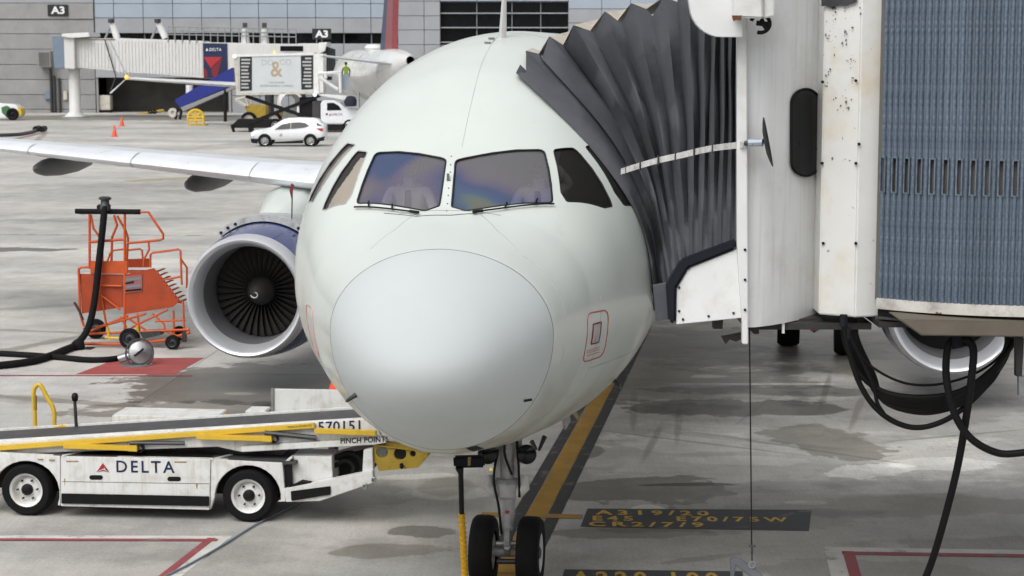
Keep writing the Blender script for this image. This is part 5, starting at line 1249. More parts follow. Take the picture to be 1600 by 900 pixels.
# figure in an orange vest behind the loader
bent = dict(pelvis=(0, .05, .86), waist=(0, .0, 1.0), chest=(0, -.1, 1.17), neck=(0, -.2, 1.31), jaw=(0, -.28, 1.38), crown=(0, -.31, 1.52), shl=(-.19, -.12, 1.27), ell=(-.27, -.14, 1.0), wrl=(-.2, -.34, .9), hal=(-.18, -.4, .88), shr=(.19, -.12, 1.27), elr=(.27, -.14, 1.0), wrr=(.2, -.34, .9), har=(.18, -.4, .88))
p = at(519, 597, 25.6); person('worker in an orange hi-vis vest bending behind the loader, half hidden by the aircraft nose', (p.x, p.y, 0), R(105), bent, m_hivis, sleeves=m_hivis)
p = at(541, 139.6, 139.6); person('worker in a lime vest standing on the catering truck platform', (p.x, p.y, p.z), R(200), {}, m_lime, scale=1.12, sleeves=m_black)
# ------------------------------------------------------------------ near jet bridge
jb = thing('jet_bridge', 'near white jet bridge cab with blue grey slatted curtain and black pleated canopy', 'jet bridge', (3.0, 17.5, 0))
JF = Frame(jb.location)
def sub(p, name, m, parent=jb, **k): return p.build(name, m, parent, frame=JF, **k)
ZB, ZT = 3.2, 6.9
wp = [(1163, 17.10), (1185, 17.12), (1205, 17.22), (1228, 17.38), (1250, 17.58), (1270, 17.78), (1288, 18.0)]
plan = [Vector((at(x, 300, d).x, d, 0)) for x, d in wp]
rows = [[p + Vector((0, 0, z)) for p in plan] for z in (ZB, ZT)]
ws = MB().grid(rows); ws.grid([[p + Vector((0, .08, z)) for p in plan] for z in (ZB, ZT)]); ws.grid([[p + Vector((0, 0, ZB)) for p in plan], [p + Vector((0, .08, ZB)) for p in plan]])
ws = sub(ws, 'cab_side_wall', m_cabwall, smooth=50)
def wallpt(px, py, off=.0):              # point on the curved wall
    d = float(np.interp(px, [w[0] for w in wp], [w[1] for w in wp])) - off; return at(px, py, d)
ov = []
for a in np.linspace(0, 2 * math.pi, 41)[:-1]:
    ov.append((1259 + 22.5 * math.cos(a), 207 - 44 * (1 if math.sin(a) > 0 else -1) * (abs(math.sin(a)) > 1e-6) - 23.5 * math.sin(a)))
cen = wallpt(1259, 207, .03)
ow = MB(); rows = []
for t in np.linspace(-1, 1, 25):
    x = 1258 + 21.5 * math.sin(t * math.pi / 2); hh = 44 + 23.5 * math.cos(t * math.pi / 2); rows.append([wallpt(x, 207 - hh, .06), wallpt(x, 207, .06), wallpt(x, 207 + hh, .06)])
ow.grid(rows)
ow = sub(ow, 'cab_window', m_glassdk, ws)
sub(MB().tube([wallpt(min(x, 1279), y, .055) for x, y in ov], .014, 6, closed=True), 'window_gasket', m_rubber, ow, smooth=60)
A_, B_, C_ = (Vector((at(x, 300, d).x, d, 0)) for x, d in ((1283, 17.50), (1340, 17.30), (1386, 17.36)))
po = MB().prism([p + Vector((0, 0, 3.265)) for p in (A_, B_, C_, C_ + Vector((0, .25, 0)), A_ + Vector((0, .5, 0)))], (0, 0, ZT - 3.265))
po = sub(po, 'corner_post', m_post, bevel=.012)
for x, y, d in ((1284, 255, 17.49), (1337, 255, 17.30), (1286, 380, 17.48), (1337, 380, 17.30), (1342, 225, 17.295), (1382, 468, 17.35), (1285, 128, 17.48), (1337, 126, 17.30)):
    sub(MB().lathe([(.014, 0), (.013, -.02), (0, -.024)], at(x, y, d), (0, 1, 0), 10), 'bolt', m_black, po)
pk = [at(x, y, float(np.interp(x, [1283, 1340], [17.5, 17.3])) - .012) for x, y in ((1283.5, -40), (1339, -40), (1339, 3), (1330, 6), (1322, 9), (1314, 8), (1305, 10), (1296, 12), (1290, 9), (1283.5, 10))]
sub(MB().prism(pk, (0, .006, 0)), 'bare_patch', m_dsteel, po)
# flaked paint on the upper part of the post
rg = random.Random(21); fl = MB()
for cx_, cy_, n_, sx_, sy_ in ((1293, 100, 16, 5, 9), (1330, 96, 14, 5, 6), (1311, 40, 26, 16, 22), (1315, 160, 20, 8, 12), (1290, 128, 8, 3, 3), (1334, 125, 10, 3, 4), (1328, 12, 24, 9, 9), (1297, 62, 16, 8, 16), (1345, 98, 10, 8, 5), (1348, 15, 14, 6, 9), (1325, 60, 12, 6, 14), (1310, 250, 8, 12, 8)):
    for k in range(n_ * 2 // 3):
        x, y = rg.gauss(cx_, sx_), rg.gauss(cy_, sy_)
        if not (1284 < x < 1337 or 1342 < x < 1380): continue
        d = float(np.interp(x, [1283, 1340, 1386], [17.5, 17.3, 17.36])) - .004; r_ = abs(rg.gauss(0, .9)) + .3
        fl.poly([at(x + r_ * rg.uniform(.5, 1.2) * math.cos(a), y + r_ * 1.4 * rg.uniform(.4, 1.2) * math.sin(a), d) for a in np.linspace(0, 6.28, 8)[:-1]])
m_flake = mat('bare_primer', (.15, .15, .145, 1), .8, var=.5, vscale=20)
sub(fl, 'paint_flake', m_flake, po, kind='stuff', norm=False)
# slatted curtain
CC = Vector((4.74, 18.7, 0)); CR = 2.04; DA = R(1.66)
z0, z1, zs0, zs1 = 3.45, 6.85, 4.42, 4.72
pr = [(-.0296, .0), (-.021, .001), (-.018, .016), (-.010, .028), (0, .032), (.010, .028), (.018, .016), (.021, .001), (.0296, .0)]
def slat_mesh(parts):
    b = MB()
    for a, c in parts: b.grid([[Vector((t, -r, z)) for t, r in pr] for z in (a, c)])
    return b
cur = MB().lathe([(CR - .035, z0 - .02), (CR - .035, z1)], CC, (0, 0, 1), 60, a0=1.5 * math.pi + R(-46), a1=1.5 * math.pi + R(75))
cur = sub(cur, 'curtain', m_dark)
sA = slat_mesh([(z0, z1)]).build('curtain_slat', m_slat, cur, smooth=60); sB = slat_mesh([(z0, zs0), (zs1, z1)]).build('curtain_slat', m_slat, cur, smooth=60)
rimb = MB(); 
for x0, x1, a, c in ((-.0296, -.017, zs0, zs1), (.017, .0296, zs0, zs1), (-.03, .03, zs0 - .012, zs0), (-.03, .03, zs1, zs1 + .012)): rimb.bx(x0, x1, -.026, .0, a, c)
rim0 = rimb.build('slot_rim', m_slat, sB)
k0 = R(-43.5)
for i in range(66):
    a = k0 + DA * i; src = sB if i % 2 == 0 else sA
    o = src if i < 2 else link('curtain_slat', src.data, cur)
    o.location = JF.loc(CC + Vector((math.sin(a) * CR, -math.cos(a) * CR, 0))); o.rotation_euler = (0, 0, a)
    if i % 2 == 0 and i > 1: link('slot_rim', rim0.data, o)
def ring(r0, r1, za, zb, m, name, par=cur):
    return sub(MB().lathe([(r1 - .12, za), (r1, za), (r0, zb), (r0 - .12, zb)], CC, (0, 0, 1), 70, a0=1.5 * math.pi + R(-44), a1=1.5 * math.pi + R(75)), name, m, par, smooth=35)
ring(2.085, 2.095, 3.36, 3.455, m_ring, 'curtain_sill'); ring(2.06, 2.06, 3.29, 3.36, m_cable, 'sill_gasket'); ring(2.10, 2.10, 3.27, 3.29, m_dsteel, 'sill_strip')
bm_ = MB().prism([at(x, y, 16.57) for x, y in ((1404, 499), (1440, 524.5), (2100, 534), (2100, 511))], (0, .5, 0)); sub(bm_, 'underside_beam', m_beige, bevel=.01)
sub(MB().bx(3.3, 9, 17.1, 22, 3.2, 3.25), 'floor_plate', m_under); sub(MB().bx(2.15, 3.3, 17.45, 22, 3.13, 3.19), 'cab_floor', m_under)
sub(MB().bx(2.1, 9, 17.6, 22, 6.85, 6.95), 'cab_roof', m_white); sub(MB().bx(2.1, 9, 21.9, 22, 3.1, 6.9), 'cab_rear_wall', m_cabwall)
sub(MB().tube([at(1462, 505, 16.8), at(1463, 513, 16.82), at(1468, 513, 16.82), at(1469, 505, 16.8)], .008, 6), 'lifting_eye', m_dsteel)
# left frame of the cab and its boards
lf = sub(MB().prism([at(x, y, 16.98) for x, y in ((1152, 45), (1167, 45), (1169, 538), (1160, 538), (1160, 505), (1152, 380))], (0, .10, 0)), 'cab_frame', m_white, bevel=.008)
for y in (390, 437, 484): sub(MB().lathe([(.012, 0), (.012, -.012), (0, -.014)], at(1164, y, 16.98), (0, 1, 0), 8), 'bolt', m_black, lf)
tp = []
for a in np.linspace(math.pi, 1.5 * math.pi, 10): tp.append((1132 + 54 * math.cos(a), 2 - 56 * math.sin(a) if False else 4 + 54 * -math.sin(a)))
tpl = [(1160, -160), (1062, -160), (1075, -10)] + [(1128 - 50 * math.cos(t), 8 + 50 * math.sin(t)) for t in np.linspace(.1, math.pi / 2, 9)] + [(1160, 58)]
up_ = sub(MB().prism([at(x, y, 16.75) for x, y in tpl], (0, .12, 0)), 'upper_board', m_white, bevel=.015)
sub(MB().prism([at(x, y, 16.55) for x, y in ((1148, -60), (1192, -60), (1192, 29), (1148, 27))], (0, .2, 0)), 'door_motor_box', m_white, bevel=.015)
sub(MB().prism([at(x, y, 16.62) for x, y in ((1192.5, -60), (1210, -60), (1210, 26), (1192.5, 29))], (0, .3, 0)), 'door_motor_box', m_white, bevel=.012)
m_rust = mat('rusty_bracket', RUST, .8, var=.4, vscale=15)
sub(MB().prism([at(x, y, 16.5) for x, y in ((1144, 24), (1159, 24), (1158, 32), (1150, 31), (1147, 33))], (0, .05, 0)), 'rusty_hook', m_rust)
lo = [at(1190 + 15 * math.cos(a) - 2, 37 + 14 * math.sin(a), 16.7 + a * .006) for a in np.linspace(-2.8, 1.9, 24)]
sub(MB().tube(lo, .017, 8), 'cable_loop', m_rubber, smooth=60); sub(MB().tube([at(1190, 30, 16.7), at(1194, 40, 16.68), at(1199, 47, 16.7)], .018, 8), 'cable_gland', m_rubber, smooth=60); sub(MB().tube([at(1182, 36, 16.7), at(1202, 38, 16.7)], .022, 8), 'cable_clip', m_rubber)
pd = [(1152, 374), (1100, 393), (1064, 407), (1041, 446), (1045, 503), (1056, 507), (1057, 450), (1076, 419), (1150, 389)]
sub(MB().prism([at(x, y, 17.02 + (1160 - x) * .0022) for x, y in pd], (0, .14, 0)), 'edge_padding', m_pad, bevel=.02)
sb = [(1150, 389.5), (1166, 384), (1166, 496), (1056.5, 507), (1057.5, 450), (1076, 419)]
sbo = sub(MB().prism([at(x, y, 17.06 + (1160 - x) * .0022) for x, y in sb], (0, .08, 0)), 'side_board', m_white, bevel=.006)
for x, y in ((1061, 449), (1061, 486), (1067, 499), (1107, 494), (1146, 489), (1163, 482)): sub(MB().lathe([(.012, 0), (.012, -.012), (0, -.014)], at(x, y, 17.06 + (1160 - x) * .0022), (0, 1, 0), 8), 'bolt', m_dsteel, sbo)
sub(MB().prism([at(x, y, 17.35) for x, y in ((1021, 447), (1047, 442), (1048, 499), (1026, 502))], (0, .1, 0)), 'lower_flap', m_canopy)
# machinery below the cab
for pts, d, w in (([(1115, 499), (1130, 499), (1129, 514), (1115, 514)], 17.3, .15), ([(1128, 527), (1141, 525), (1160, 521), (1160, 530), (1150, 534), (1140, 531), (1134, 538)], 17.4, .1), ([(1172, 508), (1186, 506), (1186, 522), (1178, 522), (1172, 516)], 17.4, .12),
                  ([(1194, 502), (1285, 496), (1285, 505), (1194, 511)], 17.6, .6), ([(1261, 500), (1282, 499), (1282, 514), (1272, 520), (1261, 512)], 17.8, .2), ([(1386, 488), (1404, 486), (1410, 498), (1372, 503)], 17.35, .3), ([(1588, 528), (1600, 528), (1597, 588), (1588, 588)], 16.8, .08)):
    sub(MB().prism([at(x, y, d) for x, y in pts], (0, w, 0)), 'underframe_bracket', m_under)
sub(MB().prism([at(x, y, 16.8) for x, y in ((1592, 588.5), (1612, 588.5), (1612, 618), (1592, 618))], (0, .06, 0)), 'stabiliser_foot', m_steel)
sub(MB().prism([at(x, y, 17.4) for x, y in ((1222, 505), (1226, 505), (1226, 521), (1222, 521))], (0, .03, 0)), 'hanger_tag', m_white)
sub(MB().prism([at(x, y, 17.75) for x, y in ((1267, 510), (1276, 508), (1277, 517), (1268, 518))], (0, .06, 0)), 'warning_tag', m_orange)
# canopy: pleated hoops from the hull to the cab frame
TP = [(812, 100), (822, 79), (858, 57), (896, 39), (945, 18), (986, 5), (1037, -5), (1077, -14), (1102, -20), (1120, -24), (1134, -26), (1145, -28), (1156, -30)]
BT = [(1022, 487), (1030, 470), (1037, 455), (1044, 440), (1052, 428), (1060, 416), (1070, 410), (1082, 404), (1097, 398), (1112, 392), (1127, 386), (1140, 381), (1153, 376)]
VT = [(806, 114), (842, 84), (880, 70), (922, 48), (965, 32), (1010, 14), (1058, 3), (1090, -8), (1111, -14), (1127, -18), (1139, -20), (1150, -22)]
DT = [20.6, 20.3, 20.0, 19.7, 19.35, 19.05, 18.7, 18.4, 18.15, 17.9, 17.7, 17.5, 17.3]; DB = [19.3, 19.1, 18.9, 18.7, 18.5, 18.3, 18.1, 17.95, 17.8, 17.65, 17.5, 17.35, 17.25]
BOW = [-58, -54, -44, -31, -18, -11, -6, -3, -1, 0, 0, 0, 0]     # the leading hoops follow the round hull
NR = 26; cols = []
rg = random.Random(4)
def hulldepth(x, y):
    e = (_PX - x) ** 2 + (_PY - y) ** 2 + np.where(_front, 0, 1e6); i = np.unravel_index(np.argmin(e), e.shape)
    return float(_G[i][1]) if e[i] < 9 else 99.0
def hoop(T, B, dt, db, bow, push, wob):
    out = []
    for i in range(NR + 1):
        f = i / NR; sag = math.sin(math.pi * f)
        x = T[0] + (B[0] - T[0]) * f - bow * sag * (1 if True else 0); y = T[1] + (B[1] - T[1]) * f
        x += wob * math.sin(f * 9 + T[0]) * sag; dd = dt + (db - dt) * f
        if dt > 18.9: dd = min(dd, hulldepth(x, y) - .05 - max(0, (20.6 - dt)) * .22 - .25 * (1 if push > .05 else 0))
        out.append(at(x, y, dd + push * (.35 + .65 * math.sin(math.pi * min(f * 1.0 + .08, 1))) + .01 * math.sin(f * 17 + T[0])))
    return out
n = len(TP)
for k in range(n):
    a = hoop(TP[k], BT[k], DT[k], DB[k], BOW[k], 0, 1.5)
    if k < n - 1:
        T2, B2 = TP[k + 1], BT[k + 1]; mdt, mdb = (DT[k] + DT[k + 1]) / 2, (DB[k] + DB[k + 1]) / 2; mb = (BOW[k] + BOW[k + 1]) / 2
        # valley sits close to the next ridge's flank so one face of each pleat catches the light
        q1 = hoop((TP[k][0] * .93 + T2[0] * .07, TP[k][1] + 1), (BT[k][0] * .85 + B2[0] * .15, BT[k][1] * .85 + B2[1] * .15), DT[k], DB[k], BOW[k], .012, 1.5)
        v = hoop(VT[k], ((BT[k][0] + B2[0]) / 2, (BT[k][1] + B2[1]) / 2), mdt, mdb, mb, .34 - .014 * k, 2)
        q2 = hoop((TP[k][0] * .42 + T2[0] * .58 + (4 if k < 6 else 0), (TP[k][1] * .4 + T2[1] * .6) + (26 if k < 6 else 6)), (BT[k][0] * .38 + B2[0] * .62, BT[k][1] * .38 + B2[1] * .62), mdt, mdb, mb, .22 - .01 * k, 2)
        cols += [a, q1, v, q2]
    else: cols.append(a)
can = sub(MB().grid(cols), 'canopy', m_canopy, smooth=75)
# top fabric of the canopy, running back from the hoops
rows = []
env = []
for k in range(n):
    env.append((TP[k], DT[k], 0))
    if k < n - 1: env.append((VT[k], (DT[k] + DT[k + 1]) / 2 + .16, 1))
front = [at(p[0], p[1], d) for p, d, v in env]
back1 = []
for (p, d, v), q in zip(env, front):
    ez = np.interp(p[0], [t[0] for t in TP], [at(t[0], t[1], dd).z for t, dd in zip(TP, DT)])
    back1.append(Vector((q.x + .05, q.y + .55, ez - .035 + (0.02 if v else 0.0))))
back2 = [Vector((q.x + .25, q.y + 2.2, q.z - .05)) for q in back1]
sub(MB().grid([front, back1, back2]), 'canopy_top', m_tan, smooth=60)
sub(MB().tube([at(796, 112, 20.9), at(806, 118, 20.4), at(815, 120, 20.2), at(840, 133, 20.0)], .05, 8), 'canopy_bumper', m_pad, smooth=60)
# strap with its eyelets, stretched over the pleats
sp = spline([at(970, 268, 18.45), at(1000, 258.5, 18.2), (at(1030, 250, 18.0)), at(1062, 243, 17.85), at(1110, 232, 17.5), at(1160, 226, 16.95)], 5)
rows = [[p + Vector((0, -.02, .028)) for p in sp], [p + Vector((0, -.02, -.028)) for p in sp], [p + Vector((0, .0, -.028)) for p in sp], [p + Vector((0, .0, .028)) for p in sp], [p + Vector((0, -.02, .028)) for p in sp]]
st_ = sub(MB().grid(rows), 'canopy_strap', m_strap)
for x, y, d in ((1000, 258.5, 18.2), (1028, 250, 18.0), (1055, 244.5, 17.9), (1084, 238, 17.7), (1113, 231.5, 17.48), (978, 265, 18.4)):
    p = at(x, y, d); sub(MB().tube([p + Vector((0, -.03, .045)), p + Vector((0, -.03, -.045))], .009, 6), 'strap_loop', m_dsteel, st_)
# mirror on its arm
ma = sub(MB().tube([at(1164, 224, 16.96), at(1178, 224, 16.9)], .022, 8), 'mirror_arm', m_dsteel); sub(MB().tube([at(1170, 223, 16.93), at(1192, 222.5, 16.88)], .034, 8), 'mirror_clamp', m_panel, ma)
mc = at(1199, 222, 16.85); ax_ = (Vector((.985, -.10, .20))).normalized()
sub(MB().lathe([(0, -.03), (.10, -.026), (.17, -.012), (.215, 0), (.222, .006), (.215, .012), (0, .012)], mc, ax_, 28), 'mirror', m_black, ma, smooth=50)

# ------------------------------------------------------------------ cables under the bridge
def hang(label, pts, r, group='black cables slung below the jet bridge', d0=17.3, m=m_cable, name='power_cable'):
    P = [at(p[0], p[1], p[2] if len(p) > 2 else d0) for p in pts]
    t = thing(name, label, 'cable', P[0], group=group)
    MB().tube([p - P[0] for p in spline(P, 9)], r, 8).build('cable_line', m, t, smooth=60)
    for q in (P[0],): MB().tube([q - P[0] + Vector((0, 0, .05)), q - P[0] + Vector((0, 0, -.06))], r * 1.35, 8).build('cable_sleeve', m_pad, t)
    return t
rg = random.Random(11)
for i in range(10):
    e = rg.uniform(-1, 1)
    hang('black cable in the thick sagging bundle between the bridge floor and its right underside', [(1316 + i * 1.8, 500, 17.5), (1321 + i * 2.2, 535, 17.5), (1342 + i * 2.2 + e * 3, 582 + e * 3, 17.4 + .02 * i), (1380 + e * 5, 612 + i * 1.6 + e * 2, 17.35 + .02 * i), (1440 + e * 6, 621 + i * 2.6, 17.3 + .02 * i), (1500 + e * 4, 612 + i * 1.8 + e * 3, 17.25), (1548 + e * 3, 580 + i * 1.5, 17.2), (1577 - i * .6, 545, 17.15 + .02 * i), (1590 - i * 1.8, 522, 17.15)], .027, 'cables of the thick sagging bundle')
hang('lower single cable sagging below the thick bundle', [(1318, 500), (1324, 540), (1346, 605), (1380, 648), (1428, 668), (1480, 655), (1530, 615), (1568, 565), (1582, 522)], .026)
hang('thin cable sagging highest, above the thick bundle', [(1322, 510), (1350, 562), (1400, 594), (1450, 602), (1505, 591), (1548, 569), (1575, 540), (1580, 524)], .012)
hang('short cable dropping from the left of the bundle and joining the lower cable', [(1325, 520), (1352, 575), (1366, 608), (1371, 630), (1382, 648)], .018)
hang('thick cable looping down to the right edge of the picture', [(1512, 530), (1494, 529), (1482, 540), (1478, 575), (1482, 612), (1494, 652), (1516, 684), (1548, 704), (1580, 709), (1630, 697), (1668, 650), (1690, 590), (1700, 530)], .034, d0=16.9)
p_ = gnd(1442, 925)
hang('long thick cable dropping from the bridge down to the apron', [(1496, 532, 16.85), (1512, 530, 16.85), (1521, 548, 16.85), (1518, 590, 16.88), (1510, 650, 16.95), (1496, 730, 17.1), (1476, 810, 17.3), (1455, 880, 17.5), (1430, 940, 17.7)], .036)
m_hgrey = mat('handle_grey', (.13, .14, .155, 1), .5, var=.2)
te = thing('pull_cord', 'thin cord hanging from the cab with a ring and bent grey handle at its end', 'cord', at(1171, 512, 17.3))
TE = Frame(te.location)
def tq(x, y, d=17.25): return at(x, y, d) - te.location
MB().tube([tq(1171, 508), tq(1172.5, 650), tq(1174.5, 852)], .0065, 6).build('cord_line', m_black, te)
MB().tube([tq(1170, 853), tq(1180, 853)], .012, 6).build('toggle', m_dsteel, te); MB().tube([tq(1175, 852), tq(1175, 866)], .012, 6).build('swivel', m_dsteel, te)
MB().tube([tq(1175 + 5 * math.cos(a), 882 + 5 * math.sin(a)) for a in np.linspace(0, 6.28, 15)[:-1]], .01, 6, closed=True).build('ring', m_steel, te, smooth=60); MB().tube([tq(1175, 866), tq(1175, 877)], .009, 6).build('link', m_dsteel, te)
MB().prism([tq(*p) for p in ((1141, 876), (1146, 872), (1158, 874), (1190, 897), (1200, 915), (1190, 915), (1160, 892), (1150, 884), (1147, 905), (1142, 905))], (0, .06, 0)).build('handle', m_hgrey, te, bevel=.01)
# ------------------------------------------------------------------ belt loader in the foreground
o1, o2 = gnd(40, 807), gnd(387, 817)
ang = math.atan2(o2.y - o1.y, o2.x - o1.x)
blr = thing('belt_loader', 'white airport belt loader with yellow rails parked beneath the aircraft nose', 'belt loader', (o1 + o2) / 2, ang)
BF = Frame(blr.location, ang)
def b_(x, y, ly=0.0): return BF.hit(x, y, ly)
def bpr(pts, ly, dp, name, m, par=blr, bevel=.006, **k): return MB().prism([b_(x, y, ly) for x, y in pts], (0, dp, 0)).build(name, m, par, bevel=bevel, **k)
WRL = .325
core = MB().bx(b_(-30, 760).x, b_(435, 760).x, .28, 1.45, .28, .78).build('chassis', m_black, blr, bevel=.02)
def arc(cx, cy, r, a0, a1, n=12): return [(cx + r * math.cos(R(a)), cy + r * math.sin(R(a)) * .98) for a in np.linspace(a0, a1, n)]
sp_ = bpr([(95, 713), (329, 717.5), (327, 797), (95, 791)], 0, .10, 'side_panel', m_gse)
bpr([(-60, 705), (94, 712.5), (94, 790)] + arc(40, 772, 53, 20, -180, 16) + [(-60, 772)], .01, .08, 'fender', m_gse)
bpr([(330, 717.5), (441, 723), (446, 784), (433, 784)] + arc(387, 778, 52, 5, -180, 16) + [(328.5, 797)], .01, .08, 'fender', m_gse)
bpr([(95.5, 771.5), (326, 776), (326, 791), (95.5, 787)], -.03, .028, 'rub_strip', m_rubber, sp_)
for x in (150, 272): bpr(arc(x - 7, 746 + (x - 150) * .02, 3.6, 90, 270, 6) + arc(x + 7, 746 + (x - 150) * .02, 3.6, -90, 90, 6), -.004, .02, 'handle_slot', m_black, sp_, 0)
for y in (753,): bpr([(97, y - 1), (327, y + 2.5), (327, y + 3.3), (97, y - .2)], -.003, .002, 'panel_crease', m_seamc, sp_, 0)
m_rst = mat('rust_stain', (.34, .22, .10, 1), .8, var=.4, vscale=20)
for x, y, w, h in ((103, 720, 20, 2), (272, 721, 20, 2), (100, 748, 2, 12), (306, 755, 3, 9), (58, 717, 10, 2), (76, 718, 10, 2)): bpr([(x, y), (x + w, y), (x + w - 1, y + h), (x + 1, y + h)], -.0035, .002, 'rust_patch', m_rst, sp_, 0)
def blet(t, x0, x1, y0, y1, m, par, ly, bold=0, space=1.0, slope=0.0):
    a, b = b_(x0, y1, ly), b_(x1, y1 + slope, ly); c = b_(x0, y0, ly); X = (b - a); return lettering(t, a, X, (0, 0, 1), X.length, c.z - a.z, m, par, bold=bold, space=space)
blet('DELTA', 182, 273, 719.5, 738, m_blue, sp_, -.004, .012, 1.28, 1.2)
bpr([(150.5, 738), (160.5, 723.5), (164, 731), (156, 734.5)], -.004, .003, 'emblem', m_red, sp_, 0); bpr([(160.8, 723.5), (171, 738), (164.5, 734), (164.2, 730.5)], -.004, .003, 'emblem', m_dred, sp_, 0); bpr([(152, 738), (161, 734), (170, 738), (161, 736)], -.004, .003, 'emblem', m_dred, sp_, 0)
# deck
dz = b_(100, 712).z
dk = MB().bx(b_(-60, 705).x, b_(462, 723).x, .02, 1.55, dz - .045, dz - .005).build('deck', m_dkgrey, blr, bevel=.005)
MB().bx(b_(122, 711).x, b_(325, 711).x, .10, .30, dz - .004, dz + .004).build('anti_slip_strip', m_black, dk)
for x in (98, 330): MB().box((b_(x, 714).x + .09, .16, dz + .0), (.04, .36, .012), Matrix.Rotation(-.5, 3, 'Z')).build('deck_trim', m_white, dk)
# wheels
for x in (40, 387):
    c = b_(x, 772 if x < 100 else 776); 
    for ly, s in ((.14, -1), (1.42, 1)): wheel('wheel', (c.x, ly, WRL), (0, s, 0), WRL, .27, blr, hubm=m_gse, bolts=6, rr=.66, hubr=.22)
# front compartment and bumper
fbx = bpr([(455, 713), (518, 713.5), (520, 752), (478, 758), (456, 760)], .12, .45, 'battery_box', m_gse)
bpr([(444, 727), (454.5, 718), (456, 759), (446, 764)], .06, .1, 'box_recess_dark', m_black, fbx); bpr([(441, 724), (455, 712.5), (457, 716), (445, 727)], .05, .1, 'box_lip', m_gse, fbx)  # black plate stands in for the shaded recess left of the box
bpr([(443, 764), (582, 736), (584, 754), (500, 783), (447, 784.5)], -.01, .12, 'bumper', m_gse); bpr([(454, 768), (516, 760), (516, 773), (455, 783)], -.04, .028, 'bumper_pad', m_rubber)
bpr([(446, 764), (500, 757), (470, 752)], .02, .3, 'bumper_step', m_rubber, blr, 0)
bpr([(518, 716), (575, 700), (580, 738), (520, 752)], .5, .5, 'engine_bay', m_black)
MB().tube(spline([b_(522, 716, .3), b_(545, 708, .3), b_(562, 716, .28), b_(566, 735, .25), b_(556, 742, .2)], 6), .035, 8).build('intake_hose', m_rubber, blr, smooth=60); MB().tube(spline([b_(522, 728, .28), b_(540, 720, .28), b_(552, 728, .26), b_(552, 742, .2)], 6), .03, 8).build('intake_hose', m_rubber, blr, smooth=60)
bpr([(568, 703), (582, 700), (583, 738), (566, 741)], .1, .1, 'end_plate', m_gse)
for x, y in ((570, 760), (584, 750)): MB().tube([b_(x + 3 * math.cos(a), y + 4 * math.sin(a), -.02) for a in np.linspace(0, 6.28, 11)[:-1]], .012, 6, closed=True).build('tow_ring', m_steel, blr, smooth=60)
# yellow end plate with three holes: ring segments around real openings
yp = [(583, 694), (640, 701), (657, 707), (669, 709), (668, 713), (652, 731), (592, 736), (588, 724), (583, 722)]
def holed(poly, holes, ly, dp, name, m, par):
    b = bmesh.new(); es = []
    for ring_ in [poly] + [[(cx + r * math.cos(a), cy + r * math.sin(a)) for a in np.linspace(0, 2 * math.pi, 17)[:-1]] for cx, cy, r in holes]:
        vs_ = [b.verts.new(b_(x, y, ly)) for x, y in ring_]
        for i in range(len(vs_)): es.append(b.edges.new((vs_[i - 1], vs_[i])))
    bmesh.ops.triangle_fill(b, edges=es, use_beauty=True)
    g = bmesh.ops.extrude_face_region(b, geom=b.faces[:]); bmesh.ops.translate(b, vec=(0, dp, 0), verts=[v for v in g['geom'] if isinstance(v, bmesh.types.BMVert)])
    bmesh.ops.recalc_face_normals(b, faces=b.faces); me = bpy.data.meshes.new(name); b.to_mesh(me); b.free(); me.materials.append(m); return link(name, me, par)
ypl = holed(yp, [(597, 706, 9.5), (625, 709, 10), (645, 709, 5)], .15, .05, 'yellow_end_plate', m_olive, blr)
bpr([(583, 694), (640, 702), (640, 704), (583, 697)], .12, .3, 'plate_flange', m_olive, ypl); bpr([(652, 722), (668, 709), (669, 713), (653, 731)], .12, .3, 'plate_flange', m_olive, ypl)
bpr([(588, 697), (606, 700), (604, 716), (588, 714)], .5, .1, 'roller_guard', m_gse, ypl); bpr([(614, 700), (650, 704), (646, 720), (614, 720)], .5, .1, 'roller_guard', m_dsteel, ypl)
MB().tube([b_(627, 725, .12), b_(628, 729, .1), b_(626, 731, .1)], .025, 6).build('cable_clip', m_rubber, ypl)
# conveyor boom
def bline(x, y0=690.5, y1=656.3): return y0 + (y1 - y0) * (x - 0) / 564
beam = bpr([(-60, bline(-60)), (580, bline(580)), (600, 690), (584, 694), (376, 706), (340, 698), (-60, 712)], .15, .10, 'boom_beam', m_gse)
def bar(a, b, ly, w, h, name, m, par=beam):
    p, q = b_(*a, ly), b_(*b, ly); d = q - p; L_ = d.length; M_ = d.to_track_quat('X', 'Z').to_matrix(); return MB().box((p + q) / 2, (L_, w, h), M_).build(name, m, par, bevel=.006)
bar((-60, 704), (492, 664.5), .11, .07, .06, 'yellow_rail', m_yellow)
for a, b in (((100, 696.5), (202, 700)), ((308, 682), (413, 685)), ((492, 673), (588, 676.5))): bar(a, b, .06, .08, .06, 'telescopic_strut', m_yellow)
for x, y in ((212, 700.5), (422, 685.5)):
    bar((x - 11, y - .6), (x + 4, y), .055, .09, .068, 'strut_end', m_yellow); MB().lathe([(.04, -.05), (.05, -.03), (.05, .03), (.04, .05)], b_(x + 7, y, .06), (0, 1, 0), 14).build('strut_pin', m_black, beam, smooth=40)
MB().tube([b_(203, 692, .08), b_(288, 692.5, .1)], .025, 8).build('gas_spring', m_dsteel, beam); MB().tube([b_(414, 676, .08), b_(494, 684, .1)], .032, 8).build('gas_spring', m_dsteel, beam)
bpr([(376, 698), (598, 684), (604, 692), (584, 695), (377, 706.5)], .08, .06, 'lower_guard', m_gse, beam)
blet('570151', 497, 563, 659, 675, m_blue, beam, .144, .012, 1.05, -2.5); blet('PINCH POINTS', 532, 607, 684.5, 693.5, m_black, beam, .074, .02, 1.05, -3)
blet('PINCH POINTS', 450, 487, 666.2, 669, m_black, beam, .07, .0, 1.0, -3)
